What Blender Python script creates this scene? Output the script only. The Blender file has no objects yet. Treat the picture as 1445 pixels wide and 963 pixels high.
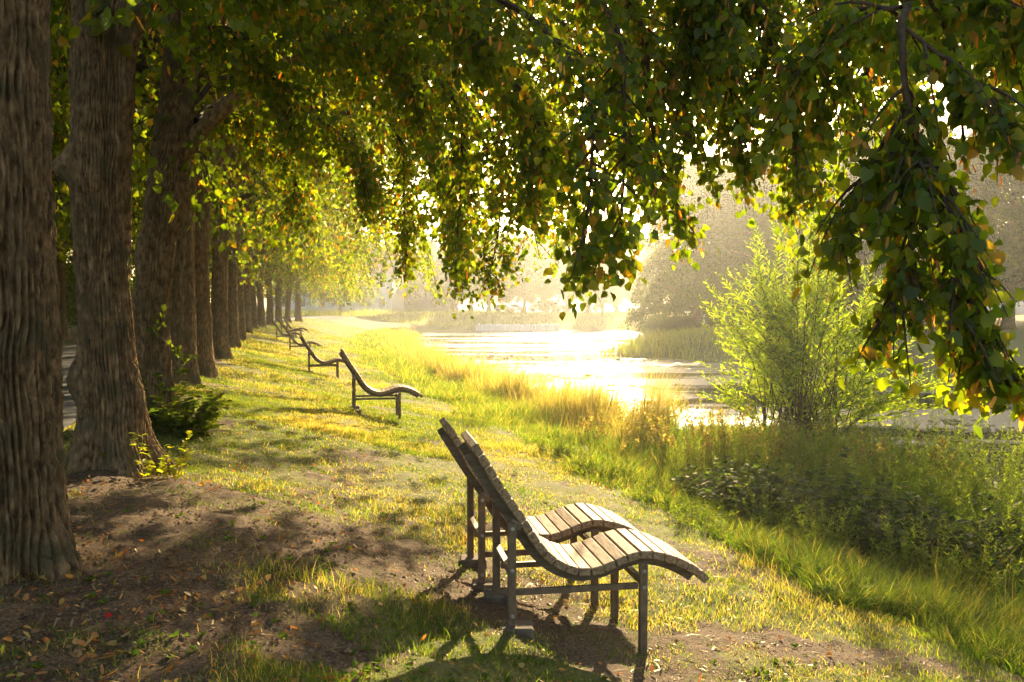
import bpy, math, random
import numpy as np
PI = math.pi
C = bpy.context.scene.collection
rng = np.random.default_rng(7)
# ------------------------------------------------------------------ camera model
FPX, CXP, CYP = 1251.0, 722.5, 481.5
CAMZ = 1.9
PITCH = math.atan(49.5 / 1251)
CAM = np.array([0, 0, CAMZ])
def at(px, py, Y):
    """point at forward distance Y (world y) seen in direction of photo pixel"""
    f = np.array([0, math.cos(PITCH), -math.sin(PITCH)]); u = np.array([0, math.sin(PITCH), math.cos(PITCH)])
    d = f + (px - CXP) / FPX * np.array([1., 0, 0]) - (py - CYP) / FPX * u
    return CAM + d / d[1] * Y
def sstep(a, b, x):
    t = np.clip((x - a) / (b - a), 0, 1); return t * t * (3 - 2 * t)
# ------------------------------------------------------------------ noise
def _hash(ix, iy, iz, seed):
    h = (ix.astype(np.int64) * 374761393 + iy.astype(np.int64) * 668265263 + iz.astype(np.int64) * 2147483647 + seed * 974711) & 0xffffffff
    h = ((h ^ (h >> 13)) * 1274126177) & 0xffffffff
    h = ((h ^ (h >> 16)) * 2246822519) & 0xffffffff
    return ((h ^ (h >> 15)) & 0xffff) / 32767.5 - 1.0
def vn(x, y, z=None, seed=0):
    x = np.asarray(x, float); y = np.asarray(y, float)
    z = np.zeros_like(x) if z is None else np.asarray(z, float)
    ix, iy, iz = np.floor(x), np.floor(y), np.floor(z)
    fx, fy, fz = x - ix, y - iy, z - iz
    s = lambda t: t * t * t * (t * (t * 6 - 15) + 10)
    fx, fy, fz = s(fx), s(fy), s(fz)
    r = 0
    for dx in (0, 1):
        for dy in (0, 1):
            for dz in (0, 1):
                w = (fx if dx else 1 - fx) * (fy if dy else 1 - fy) * (fz if dz else 1 - fz)
                r = r + w * _hash(ix + dx, iy + dy, iz + dz, seed)
    return r
def fbm(x, y, z=None, seed=0, o=4):
    r = 0; a = 1; f = 1
    for k in range(o):
        r = r + a * vn(x * f, y * f, None if z is None else z * f, seed + k * 17); a *= .5; f *= 2.03
    return r
# ------------------------------------------------------------------ terrain
def U(x, y):
    e = np.maximum(0, y - 30.0); e2 = np.minimum(e, 80)
    return x + 0.29 * y - 0.00216 * e2 ** 2 - (e - e2) * 0.34
PL = np.array([[-400, 1.2], [-40, .8], [-8, .62], [-6, .6], [-1.9, .6], [-1.15, .6], [-.3, .43], [1.57, 0], [2.35, -.17], [4.8, -.5], [6.5, -.85],
               [8.4, -1.15], [9.3, -1.45], [13, -2.1], [400, -2.1]])
PR = np.array([[-400, -2.1], [22, -2.1], [25, -1.5], [26, -1.1], [28, -.6], [31, -.1], [36, .3], [60, .6], [400, 1.5]])
def hgt(x, y, fine=True):
    x = np.asarray(x, float); y = np.asarray(y, float)
    u = U(x, y)
    hl = np.interp(u, PL[:, 0], PL[:, 1])
    sh = sstep(58, 75, y) * 14
    hr = np.interp(u - sh, PR[:, 0], PR[:, 1])
    h = np.maximum(hl, hr)
    far = np.interp(y, [0, 108, 111, 114, 124, 150, 500], [-3, -2.1, -1.3, -.8, .15, .7, 1.5])
    far = far + .6 * np.exp(-((x + 14) / 22) ** 2 - ((y - 134) / 14) ** 2)
    h = np.maximum(h, far)
    h = h + .85 * np.exp(-((x - 5.4) / 2.4) ** 2 - ((y - 16.3) / 2.6) ** 2) * (u > 6)
    h = h + .95 * np.exp(-((x - 8.2) / 3.2) ** 2 - ((y - 13.2) / 3.4) ** 2) * (u > 6) + 1.25 * np.exp(-((x - 9.5) / 5.5) ** 2 - ((y - 57) / 6.5) ** 2)
    h = h + .05 * vn(x * .35, y * .35, seed=3) + .02 * vn(x * 1.3, y * 1.3, seed=4)
    if fine:
        h = h + .010 * vn(x * 5, y * 5, seed=5)
    return h
def ghit(px, py):
    Y = 1.5
    while Y < 300:
        p = at(px, py, Y)
        if p[2] < float(hgt(p[0], p[1])): return p
        Y *= 1.004
    return p
# bare-soil mask
_bl = []
for (px, py, rx, ry, w) in [(330, 735, 1.3, .7, 1.1), (120, 730, 1.0, .8, 1.1), (520, 790, .9, .5, 1.0), (60, 860, .7, .6, .45), (250, 690, .9, .6, .7), (720, 850, .55, .5, 1.3), (640, 800, .5, .5, .9),
                            (900, 905, .7, .35, 1.0), (1080, 900, .6, .35, 1.1), (1250, 930, .55, .35, .9), (820, 935, .5, .25, .6),
                            (190, 840, .7, .3, .5), (330, 890, .6, .3, .6), (200, 940, .5, .3, .7), (450, 920, .4, .2, .4), (700, 745, .4, .5, .3), (560, 580, .9, .8, .45), (470, 530, 1.2, 1., .35), (640, 640, 1., .5, .1)]:
    p = ghit(px, py); _bl.append((p[0], p[1], rx, ry, w))
def bare(x, y):
    b = np.zeros_like(np.asarray(x, float))
    for (bx, by, rx, ry, w) in _bl:
        b = b + w * np.exp(-((x - bx) / rx) ** 2 - ((y - by) / ry) ** 2)
    u = U(x, y)
    b = b + .3 * np.exp(-((u + 1.0) / .8) ** 2)
    b = b + .5 * fbm(x * 1.1, y * 1.1, seed=21) + .3 * vn(x * 6, y * 6, seed=25) + .15 * vn(x * 14, y * 14, seed=26)
    return np.clip(b, 0, 1.3)
# ------------------------------------------------------------------ mesh helpers
class Acc:
    def __init__(s): s.V = []; s.n = 0; s.F = []; s.M = []; s.Col = []
    def add(s, V, faces, col=(.5, .5, .5), mat=0):
        V = np.asarray(V, float).reshape(-1, 3)
        for f in faces:
            f = np.asarray(f, np.int64)
            s.F.append(f + s.n); s.M.append(np.full(len(f), mat, np.int32))
        col = np.asarray(col, float)
        if col.ndim == 1: col = np.tile(col, (len(V), 1))
        s.V.append(V); s.Col.append(col); s.n += len(V)
    def mesh(s, name, mats, smooth=True, extra=None):
        me = bpy.data.meshes.new(name)
        V = np.concatenate(s.V); me.vertices.add(len(V)); me.vertices.foreach_set('co', V.astype(np.float32).ravel())
        loops = np.concatenate([f.ravel() for f in s.F]); tot = np.concatenate([np.full(len(f), f.shape[1], np.int32) for f in s.F])
        start = np.concatenate([[0], np.cumsum(tot)[:-1]]).astype(np.int32)
        me.loops.add(len(loops)); me.loops.foreach_set('vertex_index', loops.astype(np.int32))
        me.polygons.add(len(tot)); me.polygons.foreach_set('loop_start', start)
        try: me.polygons.foreach_set('loop_total', tot)
        except Exception: pass
        me.polygons.foreach_set('material_index', np.concatenate(s.M))
        me.polygons.foreach_set('use_smooth', np.full(len(tot), smooth, bool))
        Cc = np.concatenate(s.Col); Cc = np.concatenate([Cc, np.ones((len(Cc), 1))], 1).astype(np.float32)
        a = me.attributes.new('col', 'FLOAT_COLOR', 'POINT'); a.data.foreach_set('color', Cc.ravel())
        for k, v in (extra or {}).items():
            a = me.attributes.new(k, 'FLOAT', 'POINT'); a.data.foreach_set('value', np.asarray(v, np.float32))
        for m in mats: me.materials.append(m)
        me.update(calc_edges=True); me.validate()
        return me
    def build(s, name, mats, parent=None, smooth=True, extra=None):
        o = bpy.data.objects.new(name, s.mesh(name, mats, smooth, extra)); C.objects.link(o)
        if parent is not None: o.parent = parent
        return o
def thing(name, label, cat, loc=(0, 0, 0), rz=0, group=None):
    o = bpy.data.objects.new(name, None); C.objects.link(o); o.empty_display_size = .2
    o.location = [float(v) for v in loc]; o.rotation_euler = (0, 0, rz); tag(o, label, cat, group); return o
def tag(o, label, cat, group=None):
    o['label'] = label; o['category'] = cat
    if group: o['group'] = group
    return o
def struct(o): o['kind'] = 'structure'; return o
def stuff(o, label, cat): tag(o, label, cat); o['kind'] = 'stuff'; return o
def copy_tree(o, parent=None):
    c = o.copy(); C.objects.link(c)
    if parent is not None: c.parent = parent
    for ch in [x for x in C.objects if x.parent == o]: copy_tree(ch, c)
    return c
def nrm(v): return v / np.maximum(1e-9, np.linalg.norm(v, axis=-1, keepdims=True))
def tube(acc, P, R, n=6, col=(.5, .5, .5), mat=0, cap=False):
    P = np.asarray(P, float); k = len(P); R = np.broadcast_to(np.asarray(R, float), (k,))
    T = nrm(np.gradient(P, axis=0)); ref = np.array([0, 0, 1.]) if abs(T[0, 2]) < .9 else np.array([1., 0, 0])
    A = nrm(np.cross(T, ref)); B = np.cross(T, A)
    th = np.arange(n) * 2 * PI / n
    V = P[:, None] + R[:, None, None] * (np.cos(th)[None, :, None] * A[:, None] + np.sin(th)[None, :, None] * B[:, None])
    i = np.arange(k - 1)[:, None] * n; j = np.arange(n)[None]; j2 = (j + 1) % n
    F = np.stack([i + j, i + j2, i + n + j2, i + n + j], -1).reshape(-1, 4)
    fs = [F]
    if cap: fs += [np.array([[q for q in range(n)][::-1]]), np.array([[(k - 1) * n + q for q in range(n)]])]
    acc.add(V, fs, col, mat)
BQ = np.array([[0, 3, 2, 1], [4, 5, 6, 7], [0, 1, 5, 4], [1, 2, 6, 5], [2, 3, 7, 6], [3, 0, 4, 7]])
def box(acc, c, s, rot=None, col=(.5, .5, .5), mat=0, bev=0.0, taper=1.0):
    """box with chamfered edges (bev)"""
    hx, hy, hz = np.array(s) / 2
    if bev <= 0:
        V = np.array([[-hx, -hy, -hz], [hx, -hy, -hz], [hx, hy, -hz], [-hx, hy, -hz], [-hx * taper, -hy * taper, hz], [hx * taper, -hy * taper, hz], [hx * taper, hy * taper, hz], [-hx * taper, hy * taper, hz]])
        F = [BQ]
    else:
        V = []; idx = {}
        for sx in (-1, 1):
            for sy in (-1, 1):
                for sz in (-1, 1):
                    for ax in range(3):
                        v = [sx * (hx - bev), sy * (hy - bev), sz * (hz - bev)]; v[ax] = (sx * hx, sy * hy, sz * hz)[ax]
                        idx[(sx, sy, sz, ax)] = len(V); V.append(v)
        V = np.array(V); Q = []; Tt = []
        for ax in range(3):
            o = [a for a in range(3) if a != ax]
            for s0 in (-1, 1):
                q = []
                for (a, b) in ((-1, -1), (1, -1), (1, 1), (-1, 1)):
                    k = [0, 0, 0]; k[ax] = s0; k[o[0]] = a; k[o[1]] = b; q.append(idx[(*k, ax)])
                Q.append(q)
            for a in (-1, 1):
                for b in (-1, 1):
                    k0 = [0, 0, 0]; k0[ax] = -1; k0[o[0]] = a; k0[o[1]] = b; k1 = list(k0); k1[ax] = 1
                    Q.append([idx[(*k0, o[0])], idx[(*k1, o[0])], idx[(*k1, o[1])], idx[(*k0, o[1])]])
        for sx in (-1, 1):
            for sy in (-1, 1):
                for sz in (-1, 1): Tt.append([idx[(sx, sy, sz, a)] for a in range(3)])
        F = [np.array(Q), np.array(Tt)]
        # orient outward
        FF = []
        for f in F:
            for row in f:
                p = V[row]; n_ = np.cross(p[1] - p[0], p[2] - p[0])
                FF.append(list(row) if n_ @ p.mean(0) > 0 else list(row)[::-1])
        F = [np.array([r for r in FF if len(r) == 4]), np.array([r for r in FF if len(r) == 3])]
    if rot is not None: V = V @ np.asarray(rot).T
    acc.add(V + np.asarray(c, float), F, col, mat)
def rotz(a): return np.array([[math.cos(a), -math.sin(a), 0], [math.sin(a), math.cos(a), 0], [0, 0, 1.]])
def roty(a): return np.array([[math.cos(a), 0, math.sin(a)], [0, 1, 0], [-math.sin(a), 0, math.cos(a)]])
def rotx(a): return np.array([[1., 0, 0], [0, math.cos(a), -math.sin(a)], [0, math.sin(a), math.cos(a)]])
# leaf templates: (verts, quads)
HEART = (np.array([[0, 0, 0], [-.36, -.04, .07], [-.47, .36, .10], [-.24, .78, .04], [0, 1.08, -.08], [0, .48, 0], [.36, -.04, .07], [.47, .36, .10], [.24, .78, .04]]),
         np.array([[0, 5, 2, 1], [5, 4, 3, 2], [0, 6, 7, 5], [5, 7, 8, 4]]))
OVAL = (np.array([[0, 0, 0], [-.44, .2, .09], [-.3, .75, .05], [0, 1.05, -.05], [.3, .75, .05], [.44, .2, .09]]), np.array([[0, 3, 2, 1], [0, 5, 4, 3]]))
LANCE = (np.array([[0, 0, 0], [-.13, .38, .03], [0, 1, -.1], [.13, .38, .03]]), np.array([[0, 3, 2, 1]]))
_o = [(0, 0), (.2, -.1), (.38, -.04), (.49, .14), (.5, .36), (.42, .58), (.28, .78), (.12, .93), (0, 1.12)]
_v = [[x, y, .16 * x * x ** .3 if x else 0] for x, y in _o]
for q_ in _v: q_[2] = .22 * q_[0] - .12 * max(0, q_[1] - .4) ** 1.5
_mid = [[0, .25, -.0], [0, .5, -.02], [0, .78, -.04]]
LIMELEAF = (np.array(_v + [[-x, y, z] for x, y, z in _v[1:-1]] + _mid), np.array(
    [[0, 1, 2, 16], [2, 3, 4, 16], [16, 4, 5, 17], [17, 5, 6, 18], [18, 6, 7, 8]] +
    [[0, 16, 10, 9], [16, 12, 11, 10], [16, 17, 13, 12], [17, 18, 14, 13], [18, 8, 15, 14]]))
BRACT = (np.array([[0, 0, 0], [-.11, .1, 0], [-.12, .7, .08], [0, 1, .2], [.12, .7, .08], [.11, .1, 0]]), np.array([[0, 5, 4, 1], [1, 4, 3, 2]]))
def put_leaves(acc, P, T, N, S, tpl, col, mat=0):
    P, T, N = np.asarray(P), nrm(np.asarray(T)), np.asarray(N)
    X = nrm(np.cross(T, N)); N = np.cross(X, T)
    tv, tq = tpl; k = len(tv)
    S = np.broadcast_to(S, (len(P),))
    V = P[:, None] + S[:, None, None] * (tv[None, :, 0:1] * X[:, None] + tv[None, :, 1:2] * T[:, None] + tv[None, :, 2:3] * N[:, None])
    F = (tq[None] + (np.arange(len(P)) * k)[:, None, None]).reshape(-1, tq.shape[1])
    col = np.asarray(col)
    if col.ndim == 1: col = np.tile(col, (len(P), 1))
    acc.add(V.reshape(-1, 3), [F], np.repeat(col, k, 0), mat)
def put_blades(acc, P, h, w, lean, bend, col, seg=2, mat=0):
    """grass blades; lean: (n,2) horizontal direction, bend 0..1"""
    n = len(P); h = np.broadcast_to(h, (n,)); w = np.broadcast_to(w, (n,)); bend = np.broadcast_to(bend, (n,))
    L = np.concatenate([lean, np.zeros((n, 1))], 1); L = nrm(L)
    a = rng.uniform(0, 2 * PI, n); Sd = np.stack([np.cos(a), np.sin(a), np.zeros(n)], 1)
    rows = []
    for k in range(seg + 1):
        t = k / seg
        c = P + np.stack([np.zeros(n)] * 2 + [h * (t - .45 * bend * t * t)], 1) + L * (h * bend * t ** 1.8)[:, None]
        ww = (w * (1 - t ** 1.5) * .5)[:, None]
        if k < seg: rows += [c - Sd * ww, c + Sd * ww]
        else: rows += [c]
    m = 2 * seg + 1
    V = np.stack(rows, 1).reshape(-1, 3); b = (np.arange(n) * m)[:, None]
    fs = []
    for k in range(seg - 1): fs.append(b + np.array([[2 * k, 2 * k + 1, 2 * k + 3, 2 * k + 2]]))
    fs.append(b + np.array([[2 * seg - 2, 2 * seg - 1, 2 * seg]]))
    col = np.asarray(col)
    if col.ndim == 1: col = np.tile(col, (n, 1))
    acc.add(V, fs, np.repeat(col, m, 0), mat)
def mixcol(n, cols, w=None, jit=.18):
    cols = np.array(cols); i = rng.choice(len(cols), n, p=w)
    c = cols[i] * (1 + rng.uniform(-jit, jit, (n, 1))) * (1 + rng.uniform(-.08, .08, (n, 3)))
    return np.clip(c, .004, 1)
def rvec(n): return nrm(rng.normal(size=(n, 3)))
# ------------------------------------------------------------------ materials
def newmat(name):
    m = bpy.data.materials.new(name); m.use_nodes = True; nt = m.node_tree; nt.nodes.clear()
    out = nt.nodes.new('ShaderNodeOutputMaterial'); return m, nt, out
def N(nt, t, **kw):
    n = nt.nodes.new(t)
    for k, v in kw.items():
        if k in n.inputs: n.inputs[k].default_value = v
        else: setattr(n, k, v)
    return n
def foliage(name, trans=.5, gloss=.05, tmul=(1.9, 1.7, .7), rough=.45):
    m, nt, out = newmat(name); L = nt.links.new
    at_ = N(nt, 'ShaderNodeAttribute', attribute_name='col')
    mu = N(nt, 'ShaderNodeMix', data_type='RGBA', blend_type='MULTIPLY'); mu.inputs[0].default_value = 1
    L(at_.outputs['Color'], mu.inputs[6]); mu.inputs[7].default_value = (*tmul, 1)
    d = N(nt, 'ShaderNodeBsdfDiffuse'); t = N(nt, 'ShaderNodeBsdfTranslucent')
    L(at_.outputs['Color'], d.inputs[0]); L(mu.outputs[2], t.inputs[0])
    mx = N(nt, 'ShaderNodeMixShader'); mx.inputs[0].default_value = trans; L(d.outputs[0], mx.inputs[1]); L(t.outputs[0], mx.inputs[2])
    g = N(nt, 'ShaderNodeBsdfGlossy'); g.inputs['Roughness'].default_value = rough; g.inputs[0].default_value = (1, .95, .75, 1)
    m2 = N(nt, 'ShaderNodeMixShader'); m2.inputs[0].default_value = gloss; L(mx.outputs[0], m2.inputs[1]); L(g.outputs[0], m2.inputs[2])
    L(m2.outputs[0], out.inputs[0]); return m
def noisy(name, c1, c2, scale=8, rough=.85, bump=.3, bscale=30, stretch=(1, 1, 1), detail=6, dist=.01, spec=.3, c3=None):
    m, nt, out = newmat(name); L = nt.links.new
    tc = N(nt, 'ShaderNodeTexCoord'); mp = N(nt, 'ShaderNodeMapping'); mp.inputs['Scale'].default_value = stretch
    L(tc.outputs['Object'], mp.inputs[0])
    n1 = N(nt, 'ShaderNodeTexNoise', Scale=scale, Detail=detail, Roughness=.65); L(mp.outputs[0], n1.inputs['Vector'])
    r = N(nt, 'ShaderNodeValToRGB'); r.color_ramp.elements[0].position = .36; r.color_ramp.elements[1].position = .64
    r.color_ramp.elements[0].color = (*c1, 1); r.color_ramp.elements[1].color = (*c2, 1)
    L(n1.outputs[0], r.inputs[0]); colout = r.outputs[0]
    if c3:
        n3 = N(nt, 'ShaderNodeTexNoise', Scale=scale * .23, Detail=4); L(tc.outputs['Object'], n3.inputs['Vector'])
        r3 = N(nt, 'ShaderNodeValToRGB'); r3.color_ramp.elements[0].position = .48; r3.color_ramp.elements[1].position = .68; L(n3.outputs[0], r3.inputs[0])
        mx = N(nt, 'ShaderNodeMix', data_type='RGBA'); L(r3.outputs[0], mx.inputs[0]); L(colout, mx.inputs[6]); mx.inputs[7].default_value = (*c3, 1); colout = mx.outputs[2]
    p = N(nt, 'ShaderNodeBsdfPrincipled'); p.inputs['Roughness'].default_value = rough; p.inputs['Specular IOR Level'].default_value = spec
    L(colout, p.inputs['Base Color'])
    n2 = N(nt, 'ShaderNodeTexNoise', Scale=bscale, Detail=8, Roughness=.7); L(mp.outputs[0], n2.inputs['Vector'])
    b = N(nt, 'ShaderNodeBump', Strength=bump, Distance=dist); L(n2.outputs[0], b.inputs['Height']); L(b.outputs[0], p.inputs['Normal'])
    L(p.outputs[0], out.inputs[0]); return m
M_leaf = foliage('lime_leaf', .6, .018, (4.6, 3.1, .7), .4)
M_leaf_far = foliage('far_leaf', .45, .0, (2.6, 2.1, .6))
M_grass = foliage('grass_blade', .58, .02, (2.5, 2.2, .8), .5)
M_bank = foliage('bank_blade', .6, .02, (2.6, 2.2, .6), .5)
M_litter = foliage('dry_leaf', .35, .04, (1.6, 1.3, .8))
M_bark = noisy('bark', (.085, .046, .019), (.38, .235, .11), 22, .9, 1.0, 46, (1, 1, .5), 9, .03, .2, (.13, .10, .045))
M_twig = noisy('twig_bark', (.045, .028, .014), (.10, .062, .032), 20, .8, .3, 60)
M_wood = noisy('weathered_slat_wood', (.13, .082, .045), (.43, .295, .165), 5, .7, .6, 16, (10, 1.2, 10), 8, .004, .15)
M_beam = noisy('dark_beam_wood', (.09, .065, .04), (.2, .145, .09), 7, .75, .4, 20, (1, 6, 6), 8, .003)
M_post = noisy('frame_post', (.10, .064, .034), (.21, .14, .08), 22, .6, .35, 80, (1, 1, .5), 8, .002, .4)
M_bolt = noisy('bolt_steel', (.25, .22, .18), (.4, .36, .3), 40, .4, .1, 90)
M_conc = noisy('footing_concrete', (.09, .065, .045), (.2, .15, .1), 14, .95, .6, 40, dist=.006)
M_asph = noisy('asphalt', (.045, .047, .05), (.075, .077, .08), 60, .75, .5, 220, detail=4, dist=.004, c3=(.09, .088, .085))
# ground
def ground_mat():
    m, nt, out = newmat('ground'); L = nt.links.new
    tc = N(nt, 'ShaderNodeTexCoord'); a = N(nt, 'ShaderNodeAttribute', attribute_name='bare')
    n1 = N(nt, 'ShaderNodeTexNoise', Scale=9, Detail=8, Roughness=.7); L(tc.outputs['Object'], n1.inputs['Vector'])
    n2 = N(nt, 'ShaderNodeTexNoise', Scale=60, Detail=6, Roughness=.75); L(tc.outputs['Object'], n2.inputs['Vector'])
    n3 = N(nt, 'ShaderNodeTexNoise', Scale=.6, Detail=4); L(tc.outputs['Object'], n3.inputs['Vector'])
    ad = N(nt, 'ShaderNodeMath', operation='MULTIPLY_ADD'); L(n1.outputs[0], ad.inputs[0]); ad.inputs[1].default_value = .8; L(a.outputs['Fac'], ad.inputs[2])
    ms = N(nt, 'ShaderNodeMapRange'); L(ad.outputs[0], ms.inputs[0]); ms.inputs[1].default_value = .62; ms.inputs[2].default_value = .95
    soil = N(nt, 'ShaderNodeValToRGB'); soil.color_ramp.elements[0].position = .38; soil.color_ramp.elements[1].position = .66
    soil.color_ramp.elements[0].color = (.055, .034, .018, 1); soil.color_ramp.elements[1].color = (.23, .15, .085, 1); L(n2.outputs[0], soil.inputs[0])
    gr = N(nt, 'ShaderNodeValToRGB'); gr.color_ramp.elements[0].position = .35; gr.color_ramp.elements[1].position = .65
    gr.color_ramp.elements[0].color = (.085, .105, .026, 1); gr.color_ramp.elements[1].color = (.20, .175, .06, 1); L(n1.outputs[0], gr.inputs[0])
    gr2 = N(nt, 'ShaderNodeMix', data_type='RGBA'); L(n3.outputs[0], gr2.inputs[0]); L(gr.outputs[0], gr2.inputs[6]); gr2.inputs[7].default_value = (.15, .145, .045, 1)
    mx = N(nt, 'ShaderNodeMix', data_type='RGBA'); L(ms.outputs[0], mx.inputs[0]); L(gr2.outputs[2], mx.inputs[6]); L(soil.outputs[0], mx.inputs[7])
    p = N(nt, 'ShaderNodeBsdfPrincipled'); p.inputs['Roughness'].default_value = .95; p.inputs['Specular IOR Level'].default_value = .15; L(mx.outputs[2], p.inputs['Base Color'])
    n4 = N(nt, 'ShaderNodeTexNoise', Scale=28, Detail=10, Roughness=.75); L(tc.outputs['Object'], n4.inputs['Vector'])
    b = N(nt, 'ShaderNodeBump', Strength=.9, Distance=.03); L(n4.outputs[0], b.inputs['Height']); L(b.outputs[0], p.inputs['Normal'])
    L(p.outputs[0], out.inputs[0]); return m
def water_mat():
    m, nt, out = newmat('river_water'); L = nt.links.new
    tc = N(nt, 'ShaderNodeTexCoord')
    mp = N(nt, 'ShaderNodeMapping'); mp.inputs['Scale'].default_value = (.35, 1, 1); L(tc.outputs['Object'], mp.inputs[0])
    n1 = N(nt, 'ShaderNodeTexNoise', Scale=2.2, Detail=4, Roughness=.6); L(mp.outputs[0], n1.inputs['Vector'])
    n2 = N(nt, 'ShaderNodeTexNoise', Scale=.22, Detail=7, Roughness=.62); L(mp.outputs[0], n2.inputs['Vector'])
    r = N(nt, 'ShaderNodeMapRange'); L(n2.outputs[0], r.inputs[0]); r.inputs[1].default_value = .47; r.inputs[2].default_value = .54
    p = N(nt, 'ShaderNodeBsdfPrincipled'); p.inputs['Base Color'].default_value = (.03, .03, .018, 1); p.inputs['IOR'].default_value = 1.33; p.inputs['Roughness'].default_value = .1; p.inputs['Specular IOR Level'].default_value = .3
    b = N(nt, 'ShaderNodeBump', Strength=.3, Distance=.05); L(n1.outputs[0], b.inputs['Height']); L(b.outputs[0], p.inputs['Normal'])
    w = N(nt, 'ShaderNodeBsdfPrincipled'); w.inputs['Base Color'].default_value = (.14, .12, .05, 1); w.inputs['Roughness'].default_value = .45
    n5 = N(nt, 'ShaderNodeTexNoise', Scale=9, Detail=5); L(tc.outputs['Object'], n5.inputs['Vector'])
    b2 = N(nt, 'ShaderNodeBump', Strength=.8, Distance=.05); L(n5.outputs[0], b2.inputs['Height']); L(b2.outputs[0], w.inputs['Normal'])
    mx = N(nt, 'ShaderNodeMixShader'); mm = N(nt, 'ShaderNodeMath', operation='MULTIPLY'); L(r.outputs[0], mm.inputs[0]); mm.inputs[1].default_value = .75
    L(mm.outputs[0], mx.inputs[0]); L(p.outputs[0], mx.inputs[1]); L(w.outputs[0], mx.inputs[2])
    L(mx.outputs[0], out.inputs[0]); return m
M_ground, M_water = ground_mat(), water_mat()
# ------------------------------------------------------------------ ground sheet, road, river
def graded(lo, hi, c0, c1, fine, g=1.09):
    a = list(np.arange(c0, c1, fine)); s = fine; v = c1
    while v < hi: a.append(v); s = min(s * g, 12); v += s
    a.append(hi); s = fine; v = c0 - fine
    while v > lo: a.insert(0, v); s = min(s * g, 12); v -= s
    a.insert(0, lo); return np.array(a)
gx = graded(-420, 420, -4.5, 4.0, .04); gy = graded(-60, 430, 2.0, 9.0, .04)
GX, GY = np.meshgrid(gx, gy); GZ = hgt(GX, GY)
GB = bare(GX, GY)
near = (GX > -6) & (GX < 6) & (GY > 1.5) & (GY < 14)
GZ = GZ + near * (np.clip(GB, 0, 1) * (.007 * vn(GX * 12, GY * 12, seed=31) + .009 * vn(GX * 23, GY * 23, seed=32)) + .012 * vn(GX * 5, GY * 5, seed=33))
nx, ny = len(gx), len(gy)
ii = (np.arange(ny - 1)[:, None] * nx + np.arange(nx - 1)[None]).ravel()
acc = Acc(); acc.add(np.stack([GX, GY, GZ], -1), [np.stack([ii, ii + 1, ii + nx + 1, ii + nx], 1)])
struct(acc.build('ground', [M_ground], extra={'bare': GB.ravel()}))
acc = Acc()
ys = np.concatenate([np.arange(-12, 30, .5), np.arange(30, 110, 1.5)])
def x_of(u, y):  # invert U
    e = np.maximum(0, y - 30.0); e2 = np.minimum(e, 80)
    return u - .29 * y + .00216 * e2 ** 2 + (e - e2) * .34
us = np.linspace(-6.0, -1.95, 9)
UU, YY = np.meshgrid(us, ys); XX = x_of(UU, YY)
ZZ = hgt(XX, YY, False) + .035 + .03 * (1 - ((UU + 4) / 2.1) ** 2)
k = len(us); ii = (np.arange(len(ys) - 1)[:, None] * k + np.arange(k - 1)[None]).ravel()
acc.add(np.stack([XX, YY, ZZ], -1), [np.stack([ii, ii + 1, ii + k + 1, ii + k], 1)])
struct(acc.build('road', [M_asph]))
acc = Acc(); acc.add([[-40, -20, -1.2], [120, -20, -1.2], [120, 118, -1.2], [-40, 118, -1.2]], [np.array([[0, 1, 2, 3]])])
struct(acc.build('water', [M_water]))
# ------------------------------------------------------------------ trees
GREENS = [(.052, .104, .008), (.07, .125, .009), (.038, .082, .007), (.1, .135, .01), (.15, .125, .012)]
GW = [.32, .3, .2, .14, .04]
def leaf_normals(n, T):
    Nn = nrm(rng.normal(size=(n, 3)) * np.array([1, 1, .6]) + np.array([0, 0, .25]))
    return Nn
def bez(P, k=24):
    """smooth path through nodes (Catmull-Rom)"""
    P = np.asarray(P, float); Q = np.vstack([2 * P[0] - P[1], P, 2 * P[-1] - P[-2]]); out = []
    for i in range(1, len(Q) - 2):
        t = np.linspace(0, 1, k, endpoint=False)[:, None]
        a, b, c, d = Q[i - 1], Q[i], Q[i + 1], Q[i + 2]
        out.append(.5 * ((2 * b) + (-a + c) * t + (2 * a - 5 * b + 4 * c - d) * t ** 2 + (-a + 3 * b - 3 * c + d) * t ** 3))
    return np.vstack(out + [P[-1:]])
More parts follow.
